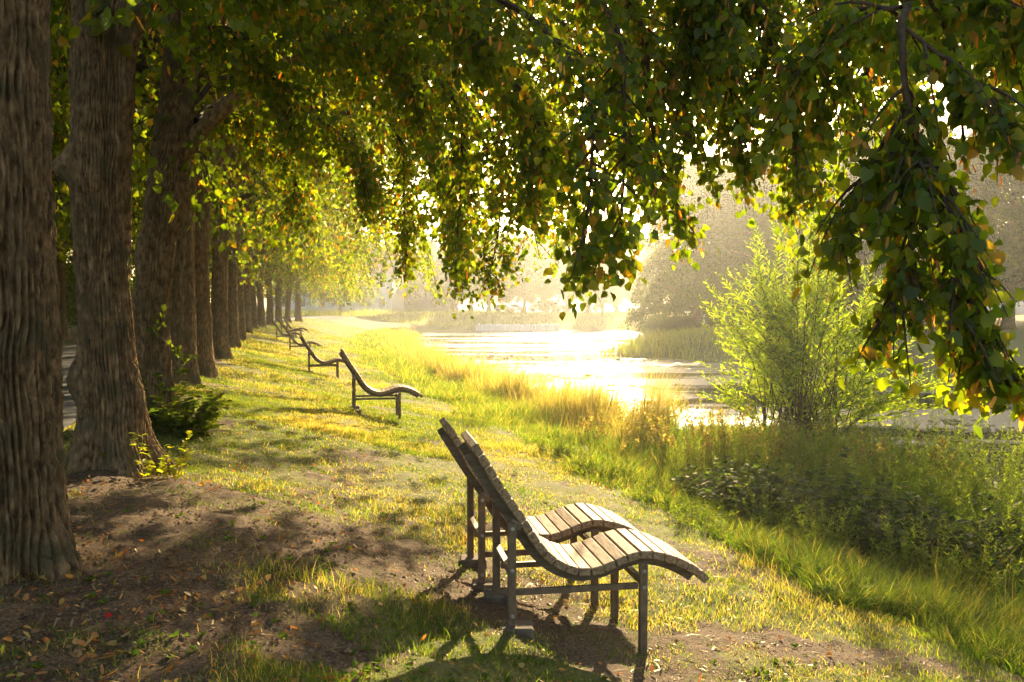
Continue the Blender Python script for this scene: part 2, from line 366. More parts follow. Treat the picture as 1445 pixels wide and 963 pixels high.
def bough(acc, nodes, r0=.05, t0=.25, nsec=22, slen=.9, lpm=34, size=.085, droop=.45, spread=.11, tpl=HEART, zmin=-9, bract=.09, hang=.42, cols=GREENS, w=GW, flat=.5):
    P = bez(nodes, 12); L = np.linalg.norm(np.diff(P, axis=0), axis=1).sum(); n = len(P)
    tube(acc, P, np.linspace(r0, .006, n), 6, mat=1)
    T = nrm(np.gradient(P, axis=0))
    for s in range(nsec):
        t = t0 + (1 - t0) * ((s + rng.uniform(0, 1)) / nsec); i = min(n - 1, int(t * (n - 1)))
        side = nrm(np.cross(T[i], np.array([0, 0, 1.])) + 1e-6) * (1 if s % 2 else -1)
        d = nrm(T[i] * rng.uniform(.2, .9) + side * rng.uniform(.4, 1.) + np.array([0, 0, 1]) * rng.uniform(-flat, flat))
        l = slen * rng.uniform(.5, 1.15) * (1.1 - .5 * t)
        q = np.linspace(0, 1, 7)[:, None]
        S = P[i] + d * l * q + np.array([0, 0, -1]) * droop * l * q ** 2 + rng.normal(size=3) * .08 * l * q ** 2
        tube(acc, S, np.linspace(.011, .002, 7), 3, mat=1)
        m = max(3, int(l * lpm)); tt = rng.uniform(.08, 1.0, m); f = tt * 6; i0 = np.minimum(5, f.astype(int)); fr = (f - i0)[:, None]
        B = S[i0] * (1 - fr) + S[i0 + 1] * fr
        off = rvec(m) * rng.uniform(.2, 1, (m, 1)) * spread; off[:, 2] -= spread * .5
        B = B + off
        Td = nrm(nrm(S[-1] - S[0])[None] * .3 + np.array([0, 0, -hang]) + rvec(m) * .75 + nrm(off) * .35)
        ok = B[:, 2] > zmin + rng.uniform(0, .25, m)
        B, Td = B[ok], Td[ok]; m = len(B)
        if m == 0: continue
        isb = rng.uniform(size=m) < bract
        a, b = ~isb, isb
        put_leaves(acc, B[a], Td[a], leaf_normals(a.sum(), Td[a]), size * rng.uniform(.6, 1.2, a.sum()), tpl, mixcol(a.sum(), cols, w))
        if b.any():
            dn = nrm(np.array([0, 0, -1.]) + rvec(b.sum()) * .45)
            put_leaves(acc, B[b], dn, rvec(b.sum()), size * rng.uniform(.8, 1.3, b.sum()), BRACT, mixcol(b.sum(), [(.30, .15, .04), (.22, .10, .03), (.34, .24, .07)]))
def trunk_mesh(path, nth, dz, seed, knots=(), amp=.02, lobes=5, flare=.5, fh=.28):
    """path rows: z, dx, dy, r"""
    path = np.array(path, float); z = np.arange(path[0, 0], path[-1, 0] + dz * .5, dz)
    cx, cy, r = (np.interp(z, path[:, 0], path[:, j]) for j in (1, 2, 3))
    # soften polyline
    kk = max(3, int(.35 / dz)); ker = np.hanning(kk + 2)[1:-1]; ker /= ker.sum()
    sm = lambda a: np.convolve(np.pad(a, kk, 'edge'), ker, 'same')[kk:-kk]
    cx, cy, r = sm(cx), sm(cy), sm(r)
    th = np.arange(nth) * 2 * PI / nth
    TH, Z = np.meshgrid(th, z); R = np.repeat(r[:, None], nth, 1)
    fl = np.exp(-np.maximum(Z, 0) / fh)
    ph = seed * 1.3
    R = R * (1 + flare * fl * (.75 + .5 * np.cos(lobes * TH + ph + .6 * np.sin(2 * TH + ph))) + .05 * np.cos(2 * TH + ph + Z * .4) + .03 * np.cos(3 * TH - ph + Z * .7))
    ux, uy = np.cos(TH), np.sin(TH)
    for (kz, kt, ka, kw, kh) in knots:
        dt = np.angle(np.exp(1j * (TH - kt)))
        R = R + ka * np.exp(-(dt / kw) ** 2 - ((Z - kz) / kh) ** 2)
    rr = path[0, 3]
    wx = .35 * vn(ux * 2.2, uy * 2.2, Z * 1.6, seed + 5)
    fr = 7.5 * rr / .23
    kr = int(46 * rr / .23)
    wp = 3.0 * vn(ux * 2.6, uy * 2.6, Z * 2.3, seed + 6) + 1.3 * vn(ux * 6, uy * 6, Z * 5.5, seed + 7)
    n1 = np.abs(np.sin(kr * TH / 2 + wp)) ** .7 * 2 - 1
    wp2 = 3.2 * vn(ux * 3.1, uy * 3.1, Z * 3.1, seed + 12)
    n2 = np.abs(np.sin(kr * .5 * TH - wp2 + .5)) ** .8 * 2 - 1
    cr = np.clip(np.abs(vn(ux * fr * 1.0, uy * fr * 1.0, Z * 9, seed + 13)) * 5, 0, 1)
    n1 = np.minimum(n1, cr * 1.5 - .1) * (.75 + .35 * vn(ux * 4, uy * 4, Z * 2, seed + 15))
    n3 = vn(ux * fr * 5, uy * fr * 5, Z * 26, seed + 2)
    R = R + amp * (.65 * n1 + .5 * n2 + .25 * n3) + .025 * vn(ux * 1.5, uy * 1.5, Z * .9, seed + 9)
    V = np.stack([cx[:, None] + R * ux, cy[:, None] + R * uy, Z], -1)
    i = np.arange(len(z) - 1)[:, None] * nth; j = np.arange(nth)[None]; j2 = (j + 1) % nth
    F = np.stack([i + j, i + j2, i + nth + j2, i + nth + j], -1).reshape(-1, 4)
    return V.reshape(-1, 3), [F]
GRP_ROW = 'lime trees of the riverside avenue row'
tree_base = [(12, 792), (160, 660), (219, 596), (258, 543), (284, 529), (309, 505), (327, 491), (339, 480), (348, 470), (355, 463)]
BASE = []
for px, py in tree_base:
    p = ghit(px, py); BASE.append(p)
print('bases', [tuple(np.round(b, 2)) for b in BASE])
def ground_at(x, y): return float(hgt(x, y))
# --- tree beside the camera: its trunk is out of frame to the left, its boughs hang in from the top right
T0 = np.array([-1.75, -.6, 0]); T0[2] = ground_at(*T0[:2])
t0 = thing('lime_tree', 'lime tree whose leafy bough hangs at upper right, its trunk outside the frame', 'tree', T0, 0, GRP_ROW)
acc = Acc(); V, F = trunk_mesh([(-.3, 0, 0, .24), (1, 0, 0, .23), (4, .05, .05, .2), (7, .1, .1, .14)], 60, .05, 11); acc.add(V, F); acc.build('trunk', [M_bark], t0)
A = Acc()
def W(px, py, Y): return at(px, py, Y) - T0
st = np.array([.05, .1, 4.3])
# main draped bough
LL = dict(tpl=LIMELEAF)
bough(A, [st, [1.6, 2.2, 4.8], W(1262, -120, 3.9), W(1272, 40, 3.8), W(1278, 130, 3.75), W(1296, 200, 3.7), W(1325, 260, 3.6), W(1345, 330, 3.6), W(1365, 420, 3.6), W(1392, 490, 3.6)], .022, .42, 54, .4, 80, .052, .6, .09, **LL)
bough(A, [W(1296, 200, 3.7), W(1285, 260, 3.7), W(1285, 330, 3.7), W(1270, 400, 3.7), W(1250, 455, 3.7)], .01, .1, 22, .34, 102, 0.050, .7, .08, **LL)
bough(A, [W(1345, 330, 3.6), W(1345, 400, 3.5), W(1355, 460, 3.5), W(1395, 505, 3.5), W(1420, 525, 3.5)], .009, .1, 20, .27, 116, 0.048, .6, .07, bract=.16, **LL)
bough(A, [W(1280, 150, 3.75), W(1235, 220, 3.8), W(1200, 280, 3.9), W(1182, 340, 3.9)], .009, .1, 18, .32, 99, 0.051, .7, .08, **LL)
bough(A, [W(1278, 40, 3.8), W(1340, 90, 3.7), W(1390, 130, 3.7), W(1425, 175, 3.7)], .01, .1, 20, .34, 94, 0.051, .6, .08, **LL)
bough(A, [W(1272, 0, 3.9), W(1380, -10, 3.9), W(1460, 30, 3.9), W(1560, 110, 3.9)], .01, .05, 30, .5, 94, 0.053, .6, .09, **LL)
bough(A, [W(1272, 10, 3.9), W(1210, 20, 4.3), W(1160, 80, 4.6), W(1130, 140, 4.8)], .01, .05, 28, .5, 94, 0.053, .6, .09, **LL)
# second limb further out over the lawn
bough(A, [st, [1.7, 3.6, 5.2], W(1000, -200, 6.2), W(1050, -30, 6.4), W(1090, 70, 6.5), W(1115, 170, 6.5), W(1140, 252, 6.5)], .04, .4, 48, .8, 84, .058, .5, .11)
bough(A, [W(1050, -30, 6.4), W(1020, 50, 6.6), W(1035, 150, 6.7), W(1050, 235, 6.7)], .016, .1, 28, .6, 84, .058, .5, .1)
bough(A, [W(1050, -60, 6.4), W(1180, 0, 6.6), W(1225, 80, 6.8), W(1215, 190, 6.8)], .016, .1, 32, .7, 84, .058, .5, .1)
bough(A, [W(1050, -60, 6.4), W(985, 0, 6.6), W(955, 90, 6.6), W(975, 200, 6.5)], .016, .1, 40, .6, 84, .058, .5, .1)
bough(A, [W(1180, -30, 5.4), W(1320, 10, 5.6), W(1390, 50, 5.8), W(1430, 110, 6.0)], .016, .05, 34, .7, 78, .058, .5, .11)
for nd in ([(980, -180, 7), (1040, -90, 8.5), (1080, 0, 9.2), (1085, 110, 9.4)], [(1000, -200, 7), (1140, -120, 8.6), (1190, -20, 9.2), (1200, 90, 9.4)], [(1060, -220, 7), (1260, -140, 8.6), (1310, -40, 9.0), (1330, 50, 9.2)],
           [(1100, -220, 6.6), (1360, -150, 8.2), (1420, -60, 8.6), (1450, 30, 8.8)], [(960, -180, 7), (960, -80, 8.5), (965, 30, 9.2), (990, 120, 9.4)]):
    bough(A, [W(*q_) for q_ in nd], .02, .1, 44, 1.15, 64, .066, .3, .18, flat=.35)
bough(A, [W(1000, -160, 6.2), W(1100, -80, 7.4), W(1230, -20, 8.0), W(1320, 60, 8.2)], .016, .1, 34, .9, 75, .058, .5, .12)
A.build('crown', [M_leaf, M_twig], t0)
# --- the three big trunks at left
lab = {0: 'closest lime trunk, deeply furrowed and cut off by the left edge of the photo',
       1: 'second lime trunk from the left, knobbly with swellings and a wide root flare',
       2: 'third lime trunk from the left, leaning right above the leafy bush'}
trunks = [
  dict(path=[(-.25, 0, 0, .245), (.3, 0, 0, .225), (1.5, -.01, 0, .218), (3, -.01, 0, .23), (5.5, 0, 0, .235), (8, 0, 0, .16)], nth=420, dz=.008, knots=[(1.45, -.95, -.06, .08, .16)], amp=.03, flare=.36, fh=.22),
  dict(path=[(-.25, 0, 0, .235), (.5, 0, 0, .212), (.85, -.03, 0, .196), (1.5, -.055, 0, .176), (2.4, -.05, 0, .19), (2.75, -.04, 0, .2), (3.4, -.02, 0, .2), (4.0, .02, 0, .225), (4.6, -.06, 0, .17), (8, -.15, .1, .14)], nth=340, dz=.012,
       knots=[(2.42, -2.7, .13, .35, .12), (.72, -2.75, .09, .3, .16), (3.2, 2.9, .05, .5, .12), (2.55, -.6, .05, .4, .1), (3.45, -1.3, .04, .3, .1), (2.3, -1.5, .03, .5, .08), (.55, -.25, .06, .5, .25), (3.75, -.2, .2, .5, .3), (3.0, -.3, .05, .3, .15), (.5, -1.9, -.03, .3, .2)], amp=.024, flare=.85, fh=.22),
  dict(path=[(-.25, 0, 0, .215), (.5, -.02, 0, .19), (1.2, -.02, 0, .172), (2.2, .08, 0, .175), (2.9, .19, 0, .185), (3.6, .31, 0, .175), (4.6, .4, 0, .15), (8, .6, .1, .13)], nth=260, dz=.018,
       knots=[(1.9, -2.8, .05, .3, .2), (2.5, -.2, .1, .4, .25), (1.3, -2.9, .05, .3, .15), (.95, -2.9, .06, .25, .12)], amp=.022, flare=.65, fh=.26)]
limbs = {0: [([0, 0, 5], [.4, .6, 6.2], [1.2, 1.2, 7.4])],
         1: [([.12, -.02, 3.75], [.32, .05, 4.15], [.55, .1, 4.7], [1.2, .4, 5.6]), ([-.1, 0, 4.4], [-.4, -.2, 5.4], [-.9, -.3, 6.6])],
         2: [([.3, 0, 2.95], [.6, -.05, 3.3], [1.2, -.1, 3.8], [2.1, -.3, 4.3]), ([.35, 0, 3.1], [.75, .3, 3.6], [1.5, .9, 4.5])]}
ROOTS = []
for i in range(3):
    b = BASE[i]; r = thing('lime_tree', lab[i], 'tree', b, 0, GRP_ROW); ROOTS.append(r)
    acc = Acc(); V, F = trunk_mesh(trunks[i]['path'], trunks[i]['nth'], trunks[i]['dz'], 20 + i * 7, trunks[i]['knots'], trunks[i]['amp'], 5, trunks[i]['flare'], trunks[i]['fh']); acc.add(V, F)
    for lm in limbs[i]:
        P = bez(lm, 10); rad = np.linspace(.11, .045, len(P))
        rad = rad * (1 + .08 * np.sin(np.arange(len(P)) * 1.7))
        tube(acc, P, rad, 22)
    acc.build('trunk', [M_bark], r)
# boughs of trees 1..3 (in photo pixel / distance)
def set_boughs(i, specs, upper, **kw):
    b = BASE[i]; A = Acc()
    for (st, nodes, o) in specs:
        q = dict(r0=.035, t0=.2, nsec=30, slen=.9, lpm=80, size=.063, droop=.22, spread=.17, flat=.3); q.update(kw); q.update(o)
        bough(A, [np.array(st)] + [at(*n_) - b for n_ in nodes], **q)
    for k in range(upper):
        a = rng.uniform(0, 2 * PI); l = rng.uniform(2.5, 5); z = rng.uniform(4.5, 10)
        l *= 1 - max(0, z - 7) * .13
        bough(A, [[0, 0, z], [math.cos(a) * l * .5, math.sin(a) * l * .5, z + .9], [math.cos(a) * l, math.sin(a) * l, z + .5]], .05, .25, 28, 1.3, 30, .1, .4, .2, tpl=OVAL)
    A.build('crown', [M_leaf, M_twig], ROOTS[i])
set_boughs(0, [
  ([0, 0, 4.6], [(300, -120, 5.2), (560, -60, 5.6), (740, 20, 5.7), (825, 120, 5.6), (835, 230, 5.5), (822, 345, 5.5)], dict(nsec=40, slen=.6, t0=.3, droop=.2)),
  ([0, 0, 4.6], [(500, -160, 5.4), (740, -80, 5.8), (860, 20, 5.8), (880, 130, 5.7), (880, 250, 5.6), (872, 345, 5.6)], dict(nsec=36, slen=.5, t0=.3, droop=.2)),
  ([.3, 0, 4.6], [(700, -120, 6), (890, 10, 6.3), (915, 150, 6.4), (935, 240, 6.4), (968, 318, 6.4)], dict(nsec=34, slen=.42, t0=.3, droop=.2)),
  ([0, 0, 4.2], [(230, -90, 5.2), (330, -60, 5.6), (420, -20, 5.8)], dict(nsec=26, slen=.7)),
  ([0, 0, 4.2], [(300, -100, 5.6), (500, -50, 6.2), (640, 10, 6.4), (690, 60, 6.3)], dict(nsec=40, slen=.8)),
  ([0, 0, 4.2], [(600, -120, 5.6), (850, -80, 6), (980, -30, 6.2), (1020, 40, 6.2)], dict(nsec=40, slen=.8)),
  ([0, 0, 4.2], [(400, -60, 6.6), (600, 30, 7.0), (720, 110, 7.1), (765, 190, 7.0), (758, 265, 7)], dict(nsec=40, slen=.75, droop=.4)),
  ], 6)
set_boughs(1, [
  ([.3, 0, 4.4], [(300, -40, 7.3), (430, 20, 7.6), (540, 70, 7.8), (590, 130, 7.8)], dict(nsec=44, slen=1.0)),
  ([.3, 0, 4.4], [(400, -80, 7.8), (620, 30, 8.2), (720, 120, 8.4), (735, 200, 8.3), (738, 285, 8.3)], dict(nsec=42, slen=.85)),
  ([.3, 0, 4.4], [(350, -60, 8.4), (520, 40, 8.8), (640, 140, 9), (650, 250, 9), (645, 345, 9)], dict(nsec=44, slen=.8, droop=.45)),
  ([.3, 0, 3.9], [(280, 20, 7.6), (350, 70, 8), (400, 130, 8.2), (420, 180, 8.2)], dict(nsec=36, slen=.8)),
  ([.2, 0, 4.6], [(400, -120, 7.4), (700, -60, 7.8), (880, 10, 8), (930, 90, 8)], dict(nsec=42, slen=.9)),
  ([.2, 0, 4.6], [(600, -80, 9), (790, 30, 9.4), (870, 130, 9.5), (895, 225, 9.4)], dict(nsec=46, slen=1.0)),
  ([.2, 0, 4.8], [(700, -140, 9), (920, -40, 9.6), (1000, 60, 9.8), (1005, 165, 9.8)], dict(nsec=46, slen=1.1)),
  ([-.2, 0, 4.6], [(60, -60, 8), (20, 60, 9), (0, 120, 9.5)], dict(nsec=30, slen=1.1)),
  ], 9)
set_boughs(2, [
  ([.5, 0, 3.6], [(320, 110, 10.3), (420, 150, 10.5), (500, 210, 10.6), (520, 260, 10.6)], dict(nsec=48, slen=1.0)),
  ([.5, 0, 4], [(360, 40, 10.6), (520, 110, 11), (610, 210, 11), (640, 310, 11), (650, 370, 11)], dict(nsec=48, slen=.9)),
  ([.5, 0, 4], [(400, 20, 11), (600, 90, 11.4), (700, 200, 11.4), (705, 310, 11.3), (688, 400, 11.2)], dict(nsec=48, slen=.8)),
  ([.5, 0, 3.4], [(300, 150, 10.8), (350, 180, 11), (410, 240, 11.2), (420, 300, 11.2)], dict(nsec=38, slen=.8)),
  ([.5, 0, 4.2], [(400, -20, 10.5), (600, 20, 11), (740, 110, 11), (780, 220, 11)], dict(nsec=48, slen=1.0)),
  ([.5, 0, 4.2], [(620, -40, 12), (760, 80, 13), (800, 190, 13), (812, 300, 13)], dict(nsec=50, slen=1.1)),
  ([.5, 0, 4.4], [(640, -80, 12), (820, 0, 12.6), (890, 110, 12.6), (905, 215, 12.5)], dict(nsec=50, slen=1.1)),
  ([.5, 0, 4.2], [(340, 10, 11), (450, 80, 11.4), (560, 190, 11.8), (570, 290, 11.8), (575, 355, 11.8)], dict(nsec=48, slen=.9)),
  ], 9)
# --- generic avenue / bank tree meshes (shared data)
def generic_crown(seed, n=34, zlow=1.9, rad=6.6, top=12.5, low=3.6, size=.105, lpm=28, nsec=30, cols=GREENS, w=GW, clear=1.0, bract=.04, spread=.17):
    A = Acc()
    for k in range(n):
        f = (k + .5) / n; a = k * 2.39996 + seed
        z = low + (top - low) * f ** .85 * .85
        l = rad * (1 - .75 * f ** 2.2) * rng.uniform(.75, 1.05)
        ca, sa = math.cos(a), math.sin(a)
        if f < .45:
            tip = zlow + rng.uniform(0, .7) + f * 3.0 + 1.3 * (1 - max(0., ca))
            nodes = [[0, 0, z], [ca * l * .4, sa * l * .4, z + .7], [ca * l * .8, sa * l * .8, z + .2], [ca * l, sa * l, tip]]
        else:
            nodes = [[0, 0, z], [ca * l * .5, sa * l * .5, z + 1.0], [ca * l, sa * l, z + 1.0 - (1 - f) * 1.5]]
        bough(A, nodes, .07, .25, nsec, 1.35, lpm, size, .5, spread, tpl=OVAL, zmin=zlow - .1, bract=bract, cols=cols, w=w)
    return A
CROWNS = [generic_crown(s, 50, 1.25 + .1 * s).mesh('crown', [M_leaf, M_twig]) for s in range(3)]
TRUNKS = []
for s in range(3):
    acc = Acc()
    V, F = trunk_mesh([(-.3, 0, 0, .24), (.6, 0, 0, .22), (1.6, [.02, -.03, .05][s], 0, .2), (2.5, [.06, -.02, .12][s], .03, .21), (3.3, [.1, .05, .2][s], .05, .2), (6, .15, .1, .15), (10, .1, .1, .06)], 170, .03, 50 + s * 5,
                      [(1.9, 2.9, .05, .35, .2), (2.7, -.3, .07, .4, .2), (.8, .4, .03, .4, .2), (1.4, 2.6, .04, .4, .15), (3.0, -.9, .06, .4, .15)], .02, 5, .5, .3); acc.add(V, F)
    for a in ((.2, 3.0), (2.2, 3.4), (-1.6, 3.2), (.9, 4.0)):
        P = bez([[.12, 0, a[1]], [.12 + .55 * math.cos(a[0]), .55 * math.sin(a[0]), a[1] + .5], [1.5 * math.cos(a[0]), 1.5 * math.sin(a[0]), a[1] + 1.2], [2.6 * math.cos(a[0]), 2.6 * math.sin(a[0]), a[1] + 1.7]], 8)
        tube(acc, P, np.linspace(.12, .04, len(P)), 12)
    TRUNKS.append(acc.mesh('trunk', [M_bark]))
def gtree(loc, label, group, var=0, rz=0, sc=1.0, trunks=TRUNKS, crowns=CROWNS, name='lime_tree', tsc=1.0):
    r = thing(name, label, 'tree', loc, rz, group); r.scale = (sc, sc, sc)
    t = bpy.data.objects.new('trunk', trunks[var % len(trunks)]); C.objects.link(t); t.parent = r; t.scale = (tsc, tsc, 1)
    c = bpy.data.objects.new('crown', crowns[var % len(crowns)]); C.objects.link(c); c.parent = r
    return r
order = ['fourth', 'fifth', 'sixth', 'seventh', 'eighth', 'ninth', 'tenth']
look = ['slim pale trunk close behind the bush', 'straight grey trunk with a dark fork above', 'trunk with small leaf shoots on its bark', 'trunk at the edge of the lit lawn', 'narrow trunk partly hidden by the one before', 'thin distant trunk', 'thin trunk just left of the far recliners']
for k in range(3, 10):
    b = BASE[k]
    gtree(b, f'{order[k-3]} lime tree of the row, {look[k-3]}', GRP_ROW, k, [0.3, -.2, -.4, .4, .1, -.3, .2][k - 3], 1.27, tsc=.72)
far_row = [47, 52, 57, 62, 67, 72, 78]
for k, y in enumerate(far_row):
    x = float(x_of(-1.15, y)); gtree((x, y, ground_at(x, y)), 'distant lime tree in the cluster of dark trunks ending the row', 'far lime trees at the end of the avenue', k, k * 1.3, 1.0)
# second row across the road
for k, y in enumerate([9, 14.5, 20, 26, 33, 41, 50]):
    x = float(x_of(-7.3, y)); gtree((x, y, ground_at(x, y)), ['shaded lime tree across the road, seen in the gap left of the knobbly trunk', 'shaded lime tree across the road'][k > 1] if k in (0, 1) and k == 1 else 'shaded lime tree standing across the road behind the front row', 'lime trees across the road', k + 1, k * 2.1, 1.05)
for k, y in enumerate([12, 19, 27, 36, 46, 58]):
    x = float(x_of(-14, y)); gtree((x, y, ground_at(x, y)), 'shaded tree deep behind the second row across the road', 'trees behind the second row', k, k * 1.7 + .5, 1.1)
A = Acc()
yy = np.arange(4, 75, .05); n = 42000; y = rng.uniform(6, 80, n); u = -10.5 + rng.normal(size=n) * .8; x = x_of(u, y); zz = rng.uniform(.05, 1, n) ** .8 * (3.2 + .8 * vn(x * .5, y * .5, seed=77))
put_leaves(A, np.stack([x, y, hgt(x, y) + zz], 1), nrm(rvec(n) + np.array([0, 0, -.4])), rvec(n), rng.uniform(.12, .22, n), OVAL, mixcol(n, [(.03, .06, .01), (.045, .08, .012)]))
tag(A.build('hedge', [M_leaf]), 'dark tall hedge along the far side of the road', 'hedge')
# ------------------------------------------------------------------ recliners
CR = np.array([(222, 165), (268, 240), (310, 310), (355, 378), (400, 445), (445, 518), (490, 572), (540, 608), (600, 630), (660, 630), (720, 614), (780, 592), (830, 582), (880, 585), (940, 600), (1000, 627), (1045, 655), (1080, 687)], float)
PROF = np.stack([(CR[:, 0] - 353) / 592, (915 - CR[:, 1]) / 592], 1)
XF = (830 - 353) / 592
WID = .56
def recliner():
    r = thing('park_recliner', '', 'recliner')
    P3 = np.stack([PROF[:, 0], np.zeros(len(PROF)), PROF[:, 1]], 1)
    P = bez(P3, 20); d = np.concatenate([[0], np.cumsum(np.linalg.norm(np.diff(P, axis=0), axis=1))])
    ns = 24; pitch = d[-1] / ns
    A = Acc()
    for k in range(ns):
        s = (k + .5) * pitch; c = np.array([np.interp(s, d, P[:, j]) for j in range(3)])
        c2 = np.array([np.interp(min(s + .01, d[-1]), d, P[:, j]) for j in range(3)]); c1 = np.array([np.interp(s - .01, d, P[:, j]) for j in range(3)])
        t = nrm(c2 - c1); ang = -math.atan2(t[2], t[0])
        j = rng.uniform(-.006, .006)
        box(A, c + np.array([0, WID / 2 + j, 0]), (pitch - .006, WID + rng.uniform(-.008, .008), .05), roty(ang + rng.uniform(-.015, .015)), bev=.006)
    A.build('slatted_seat', [M_wood], r, smooth=False)
    for y in (.11, WID - .11):   # curved carrier beams under the slats
        A = Acc(); T = nrm(np.gradient(P, axis=0)); Nn = np.stack([-T[:, 2], T[:, 1] * 0, T[:, 0]], 1)
        idx = np.arange(6, len(P) - 14, 4); Q = []
        for i_ in idx:
            for (sy, sn) in ((-.022, -.027), (.022, -.027), (.022, -.078), (-.022, -.078)): Q.append(P[i_] + np.array([0, y + sy, 0]) + Nn[i_] * sn)
        m = len(idx); i4 = np.arange(m - 1)[:, None] * 4; jj = np.arange(4)[None]; j2 = (jj + 1) % 4
        A.add(Q, [np.stack([i4 + jj, i4 + 4 + jj, i4 + 4 + j2, i4 + j2], -1).reshape(-1, 4), np.array([[0, 1, 2, 3], [(m - 1) * 4 + 3, (m - 1) * 4 + 2, (m - 1) * 4 + 1, (m - 1) * 4]])])
        A.build('seat_beam', [M_beam], r, smooth=False)
    topR = (915 - 440) / 592; topF = (915 - 603) / 592; botR = (915 - 800) / 592
    for (x, top, bot) in ((0, topR, botR), (XF, topF, 0)):
        for y in (-.028, WID + .028 - .0):
            A = Acc(); box(A, (x, y, (top + bot - .25) / 2), (.047, .044, top - bot + .25), bev=.004)
            l = A.build('leg', [M_post], r, smooth=False)
            sg = -1 if y < 0 else 1
            for z in ([top - .03, bot + .33, bot + .06] if x == 0 else [top - .045, top - .145]):
                A = Acc(); P_ = [[x, y + sg * .020, z], [x, y + sg * .027, z], [x, y + sg * .031, z]]
                tube(A, P_, [.013, .013, .007], 8, cap=True); A.build('bolt', [M_bolt], l)
    zr = (915 - 690) / 592
    for y in (-.006 + .012, WID - .006):
        A = Acc(); box(A, (XF / 2, y, zr), (XF - .047 - .002, .03, .036), bev=.003); A.build('side_rail', [M_post], r, smooth=False)
    for (x, z) in ((0, botR + .31), (XF, topF - .12)):
        A = Acc(); box(A, (x, WID / 2, z), (.04, WID + .008, .034), bev=.003); A.build('cross_rail', [M_post], r, smooth=False)
    for (y, dz) in ((-.01, 0), (WID, .0)):     # bracket where beam meets rear leg
        A = Acc(); box(A, (.03, y + (.012 if y < .1 else -.012), topR - .02), (.075, .03, .05), roty(.5), bev=.006); A.build('bracket', [M_post], r, smooth=False)
    for (x, y) in ((.03, -.03), (.02, WID + .03)):
        A = Acc(); box(A, (x, y, botR - .075), (.2, .17, .16), rotz(rng.uniform(-.2, .2)), bev=.012, taper=.9); A.build('footing', [M_conc], r, smooth=False)
    return r
GRPC = 'wavy slatted recliners facing the river'
rec = recliner()
def place_rec(o, px, py, Y, rz, label, sc=1.0):
    p = at(px, py, Y)           # where the near front foot stands
    o.scale = (sc, sc, sc)
    q = rotz(rz) @ np.array([XF, -.028, 0]) * sc
    o.location = [float(v) for v in (p - q)]; o.rotation_euler = (0, 0, rz)
    tag(o, label, 'recliner', GRPC); return o
place_rec(rec, 907, 916, 5.3, math.radians(9.5), 'nearest wavy slatted recliner with its sunlit seat pointing right at the river')
specs = [(839, 852, 6.2, 10, 'second recliner, standing just behind the nearest one with the taller looking backrest', 1.0),
         (564, 592, None, 12, 'lone recliner in mid distance on the lawn, dark edge against bright bank grass', 1.0),
         (477, 535, None, 14, 'pale recliner next beyond the lone mid distance one', 1.0),
         (438, 502, None, 16, 'dark edged recliner overlapping the backrest of a smaller one to its left', 1.0),
         (415, 486, None, 16, 'small pale recliner left of the dark edged one, partly hidden by it', 1.0),
         (425, 476, None, 18, 'tiny recliner at the end of the line, raised back catching light', 1.0),
         (418, 478, None, 18, 'tiny recliner nearly hidden just before the last one', 1.0)]
REC_POS = []
for (px, py, Y, a, lb, sc) in specs:
    if Y is None: Y = ghit(px, py)[1]
    REC_POS.append(place_rec(copy_tree(rec), px, py, Y, math.radians(a), lb, sc))
    pass; print('rec', px, Y)
# ------------------------------------------------------------------ lawn, litter, bank plants
def sample_u(n, y0, y1, u0, u1, pw=1.0):
    r = rng.uniform(size=n); y = y0 * (y1 / y0) ** r if pw == 1 else (y0 ** -1 + r * (y1 ** -1 - y0 ** -1)) ** -1
    u = rng.uniform(u0, u1, n); x = x_of(u, y); return x, y, u
G_LAWN = [(.10, .125, .028), (.15, .15, .035), (.27, .21, .075), (.21, .18, .05), (.075, .105, .024)]
acc = Acc()
def lawn(n, y0, y1, u0, u1, hh, ww, seg):
    x, y, u = sample_u(n, y0, y1, u0, u1, 2)
    b = bare(x, y); dens = fbm(x * .8, y * .8, seed=44)
    ok = (rng.uniform(size=n) > np.clip(b * 1.5 - .25, 0, .985)) & (np.abs(x) < y * .66 + .5)
    x, y, u, b, dens = x[ok], y[ok], u[ok], b[ok], dens[ok]; n = len(x)
    P = np.stack([x, y, hgt(x, y) - .004], 1)
    h = hh * rng.uniform(.5, 1.5, n) * (1 + .5 * dens) * (1 + .6 * (vn(x * 2.3, y * 2.3, seed=47) > .45))
    lod = np.clip(y / 5, 1, 9)
    dry = np.clip(.27 + .5 * fbm(x * .7, y * .7, seed=51) + .15 * (u > .8), .05, .95)
    pick = rng.uniform(size=n) < dry
    col = np.where(pick[:, None], mixcol(n, [(.25, .215, .075), (.2, .19, .05), (.31, .26, .11)]), mixcol(n, [(.08, .13, .018), (.12, .155, .022), (.055, .095, .016)]))
    put_blades(acc, P, h * (1 + .1 * lod), ww * lod, rng.normal(size=(n, 2)), rng.uniform(.2, .9, n), col, seg)
lawn(300000, 2.3, 14, -2.0, 5.4, .032, .0042, 2)
lawn(170000, 12, 90, -1.9, 5.4, .034, .0046, 1)
lawn(7000, 2.4, 9, -1.8, 5.0, .075, .005, 3)
n = 90000; x, y, u = sample_u(n, 2.3, 12, -1.9, 3.0, 2); mm = fbm(x * 1.7, y * 1.7, seed=57) + .5 * vn(x * 7, y * 7, seed=58)
ok = (mm > .28) & (np.abs(x) < y * .66 + .5); x, y = x[ok], y[ok]; n = len(x)
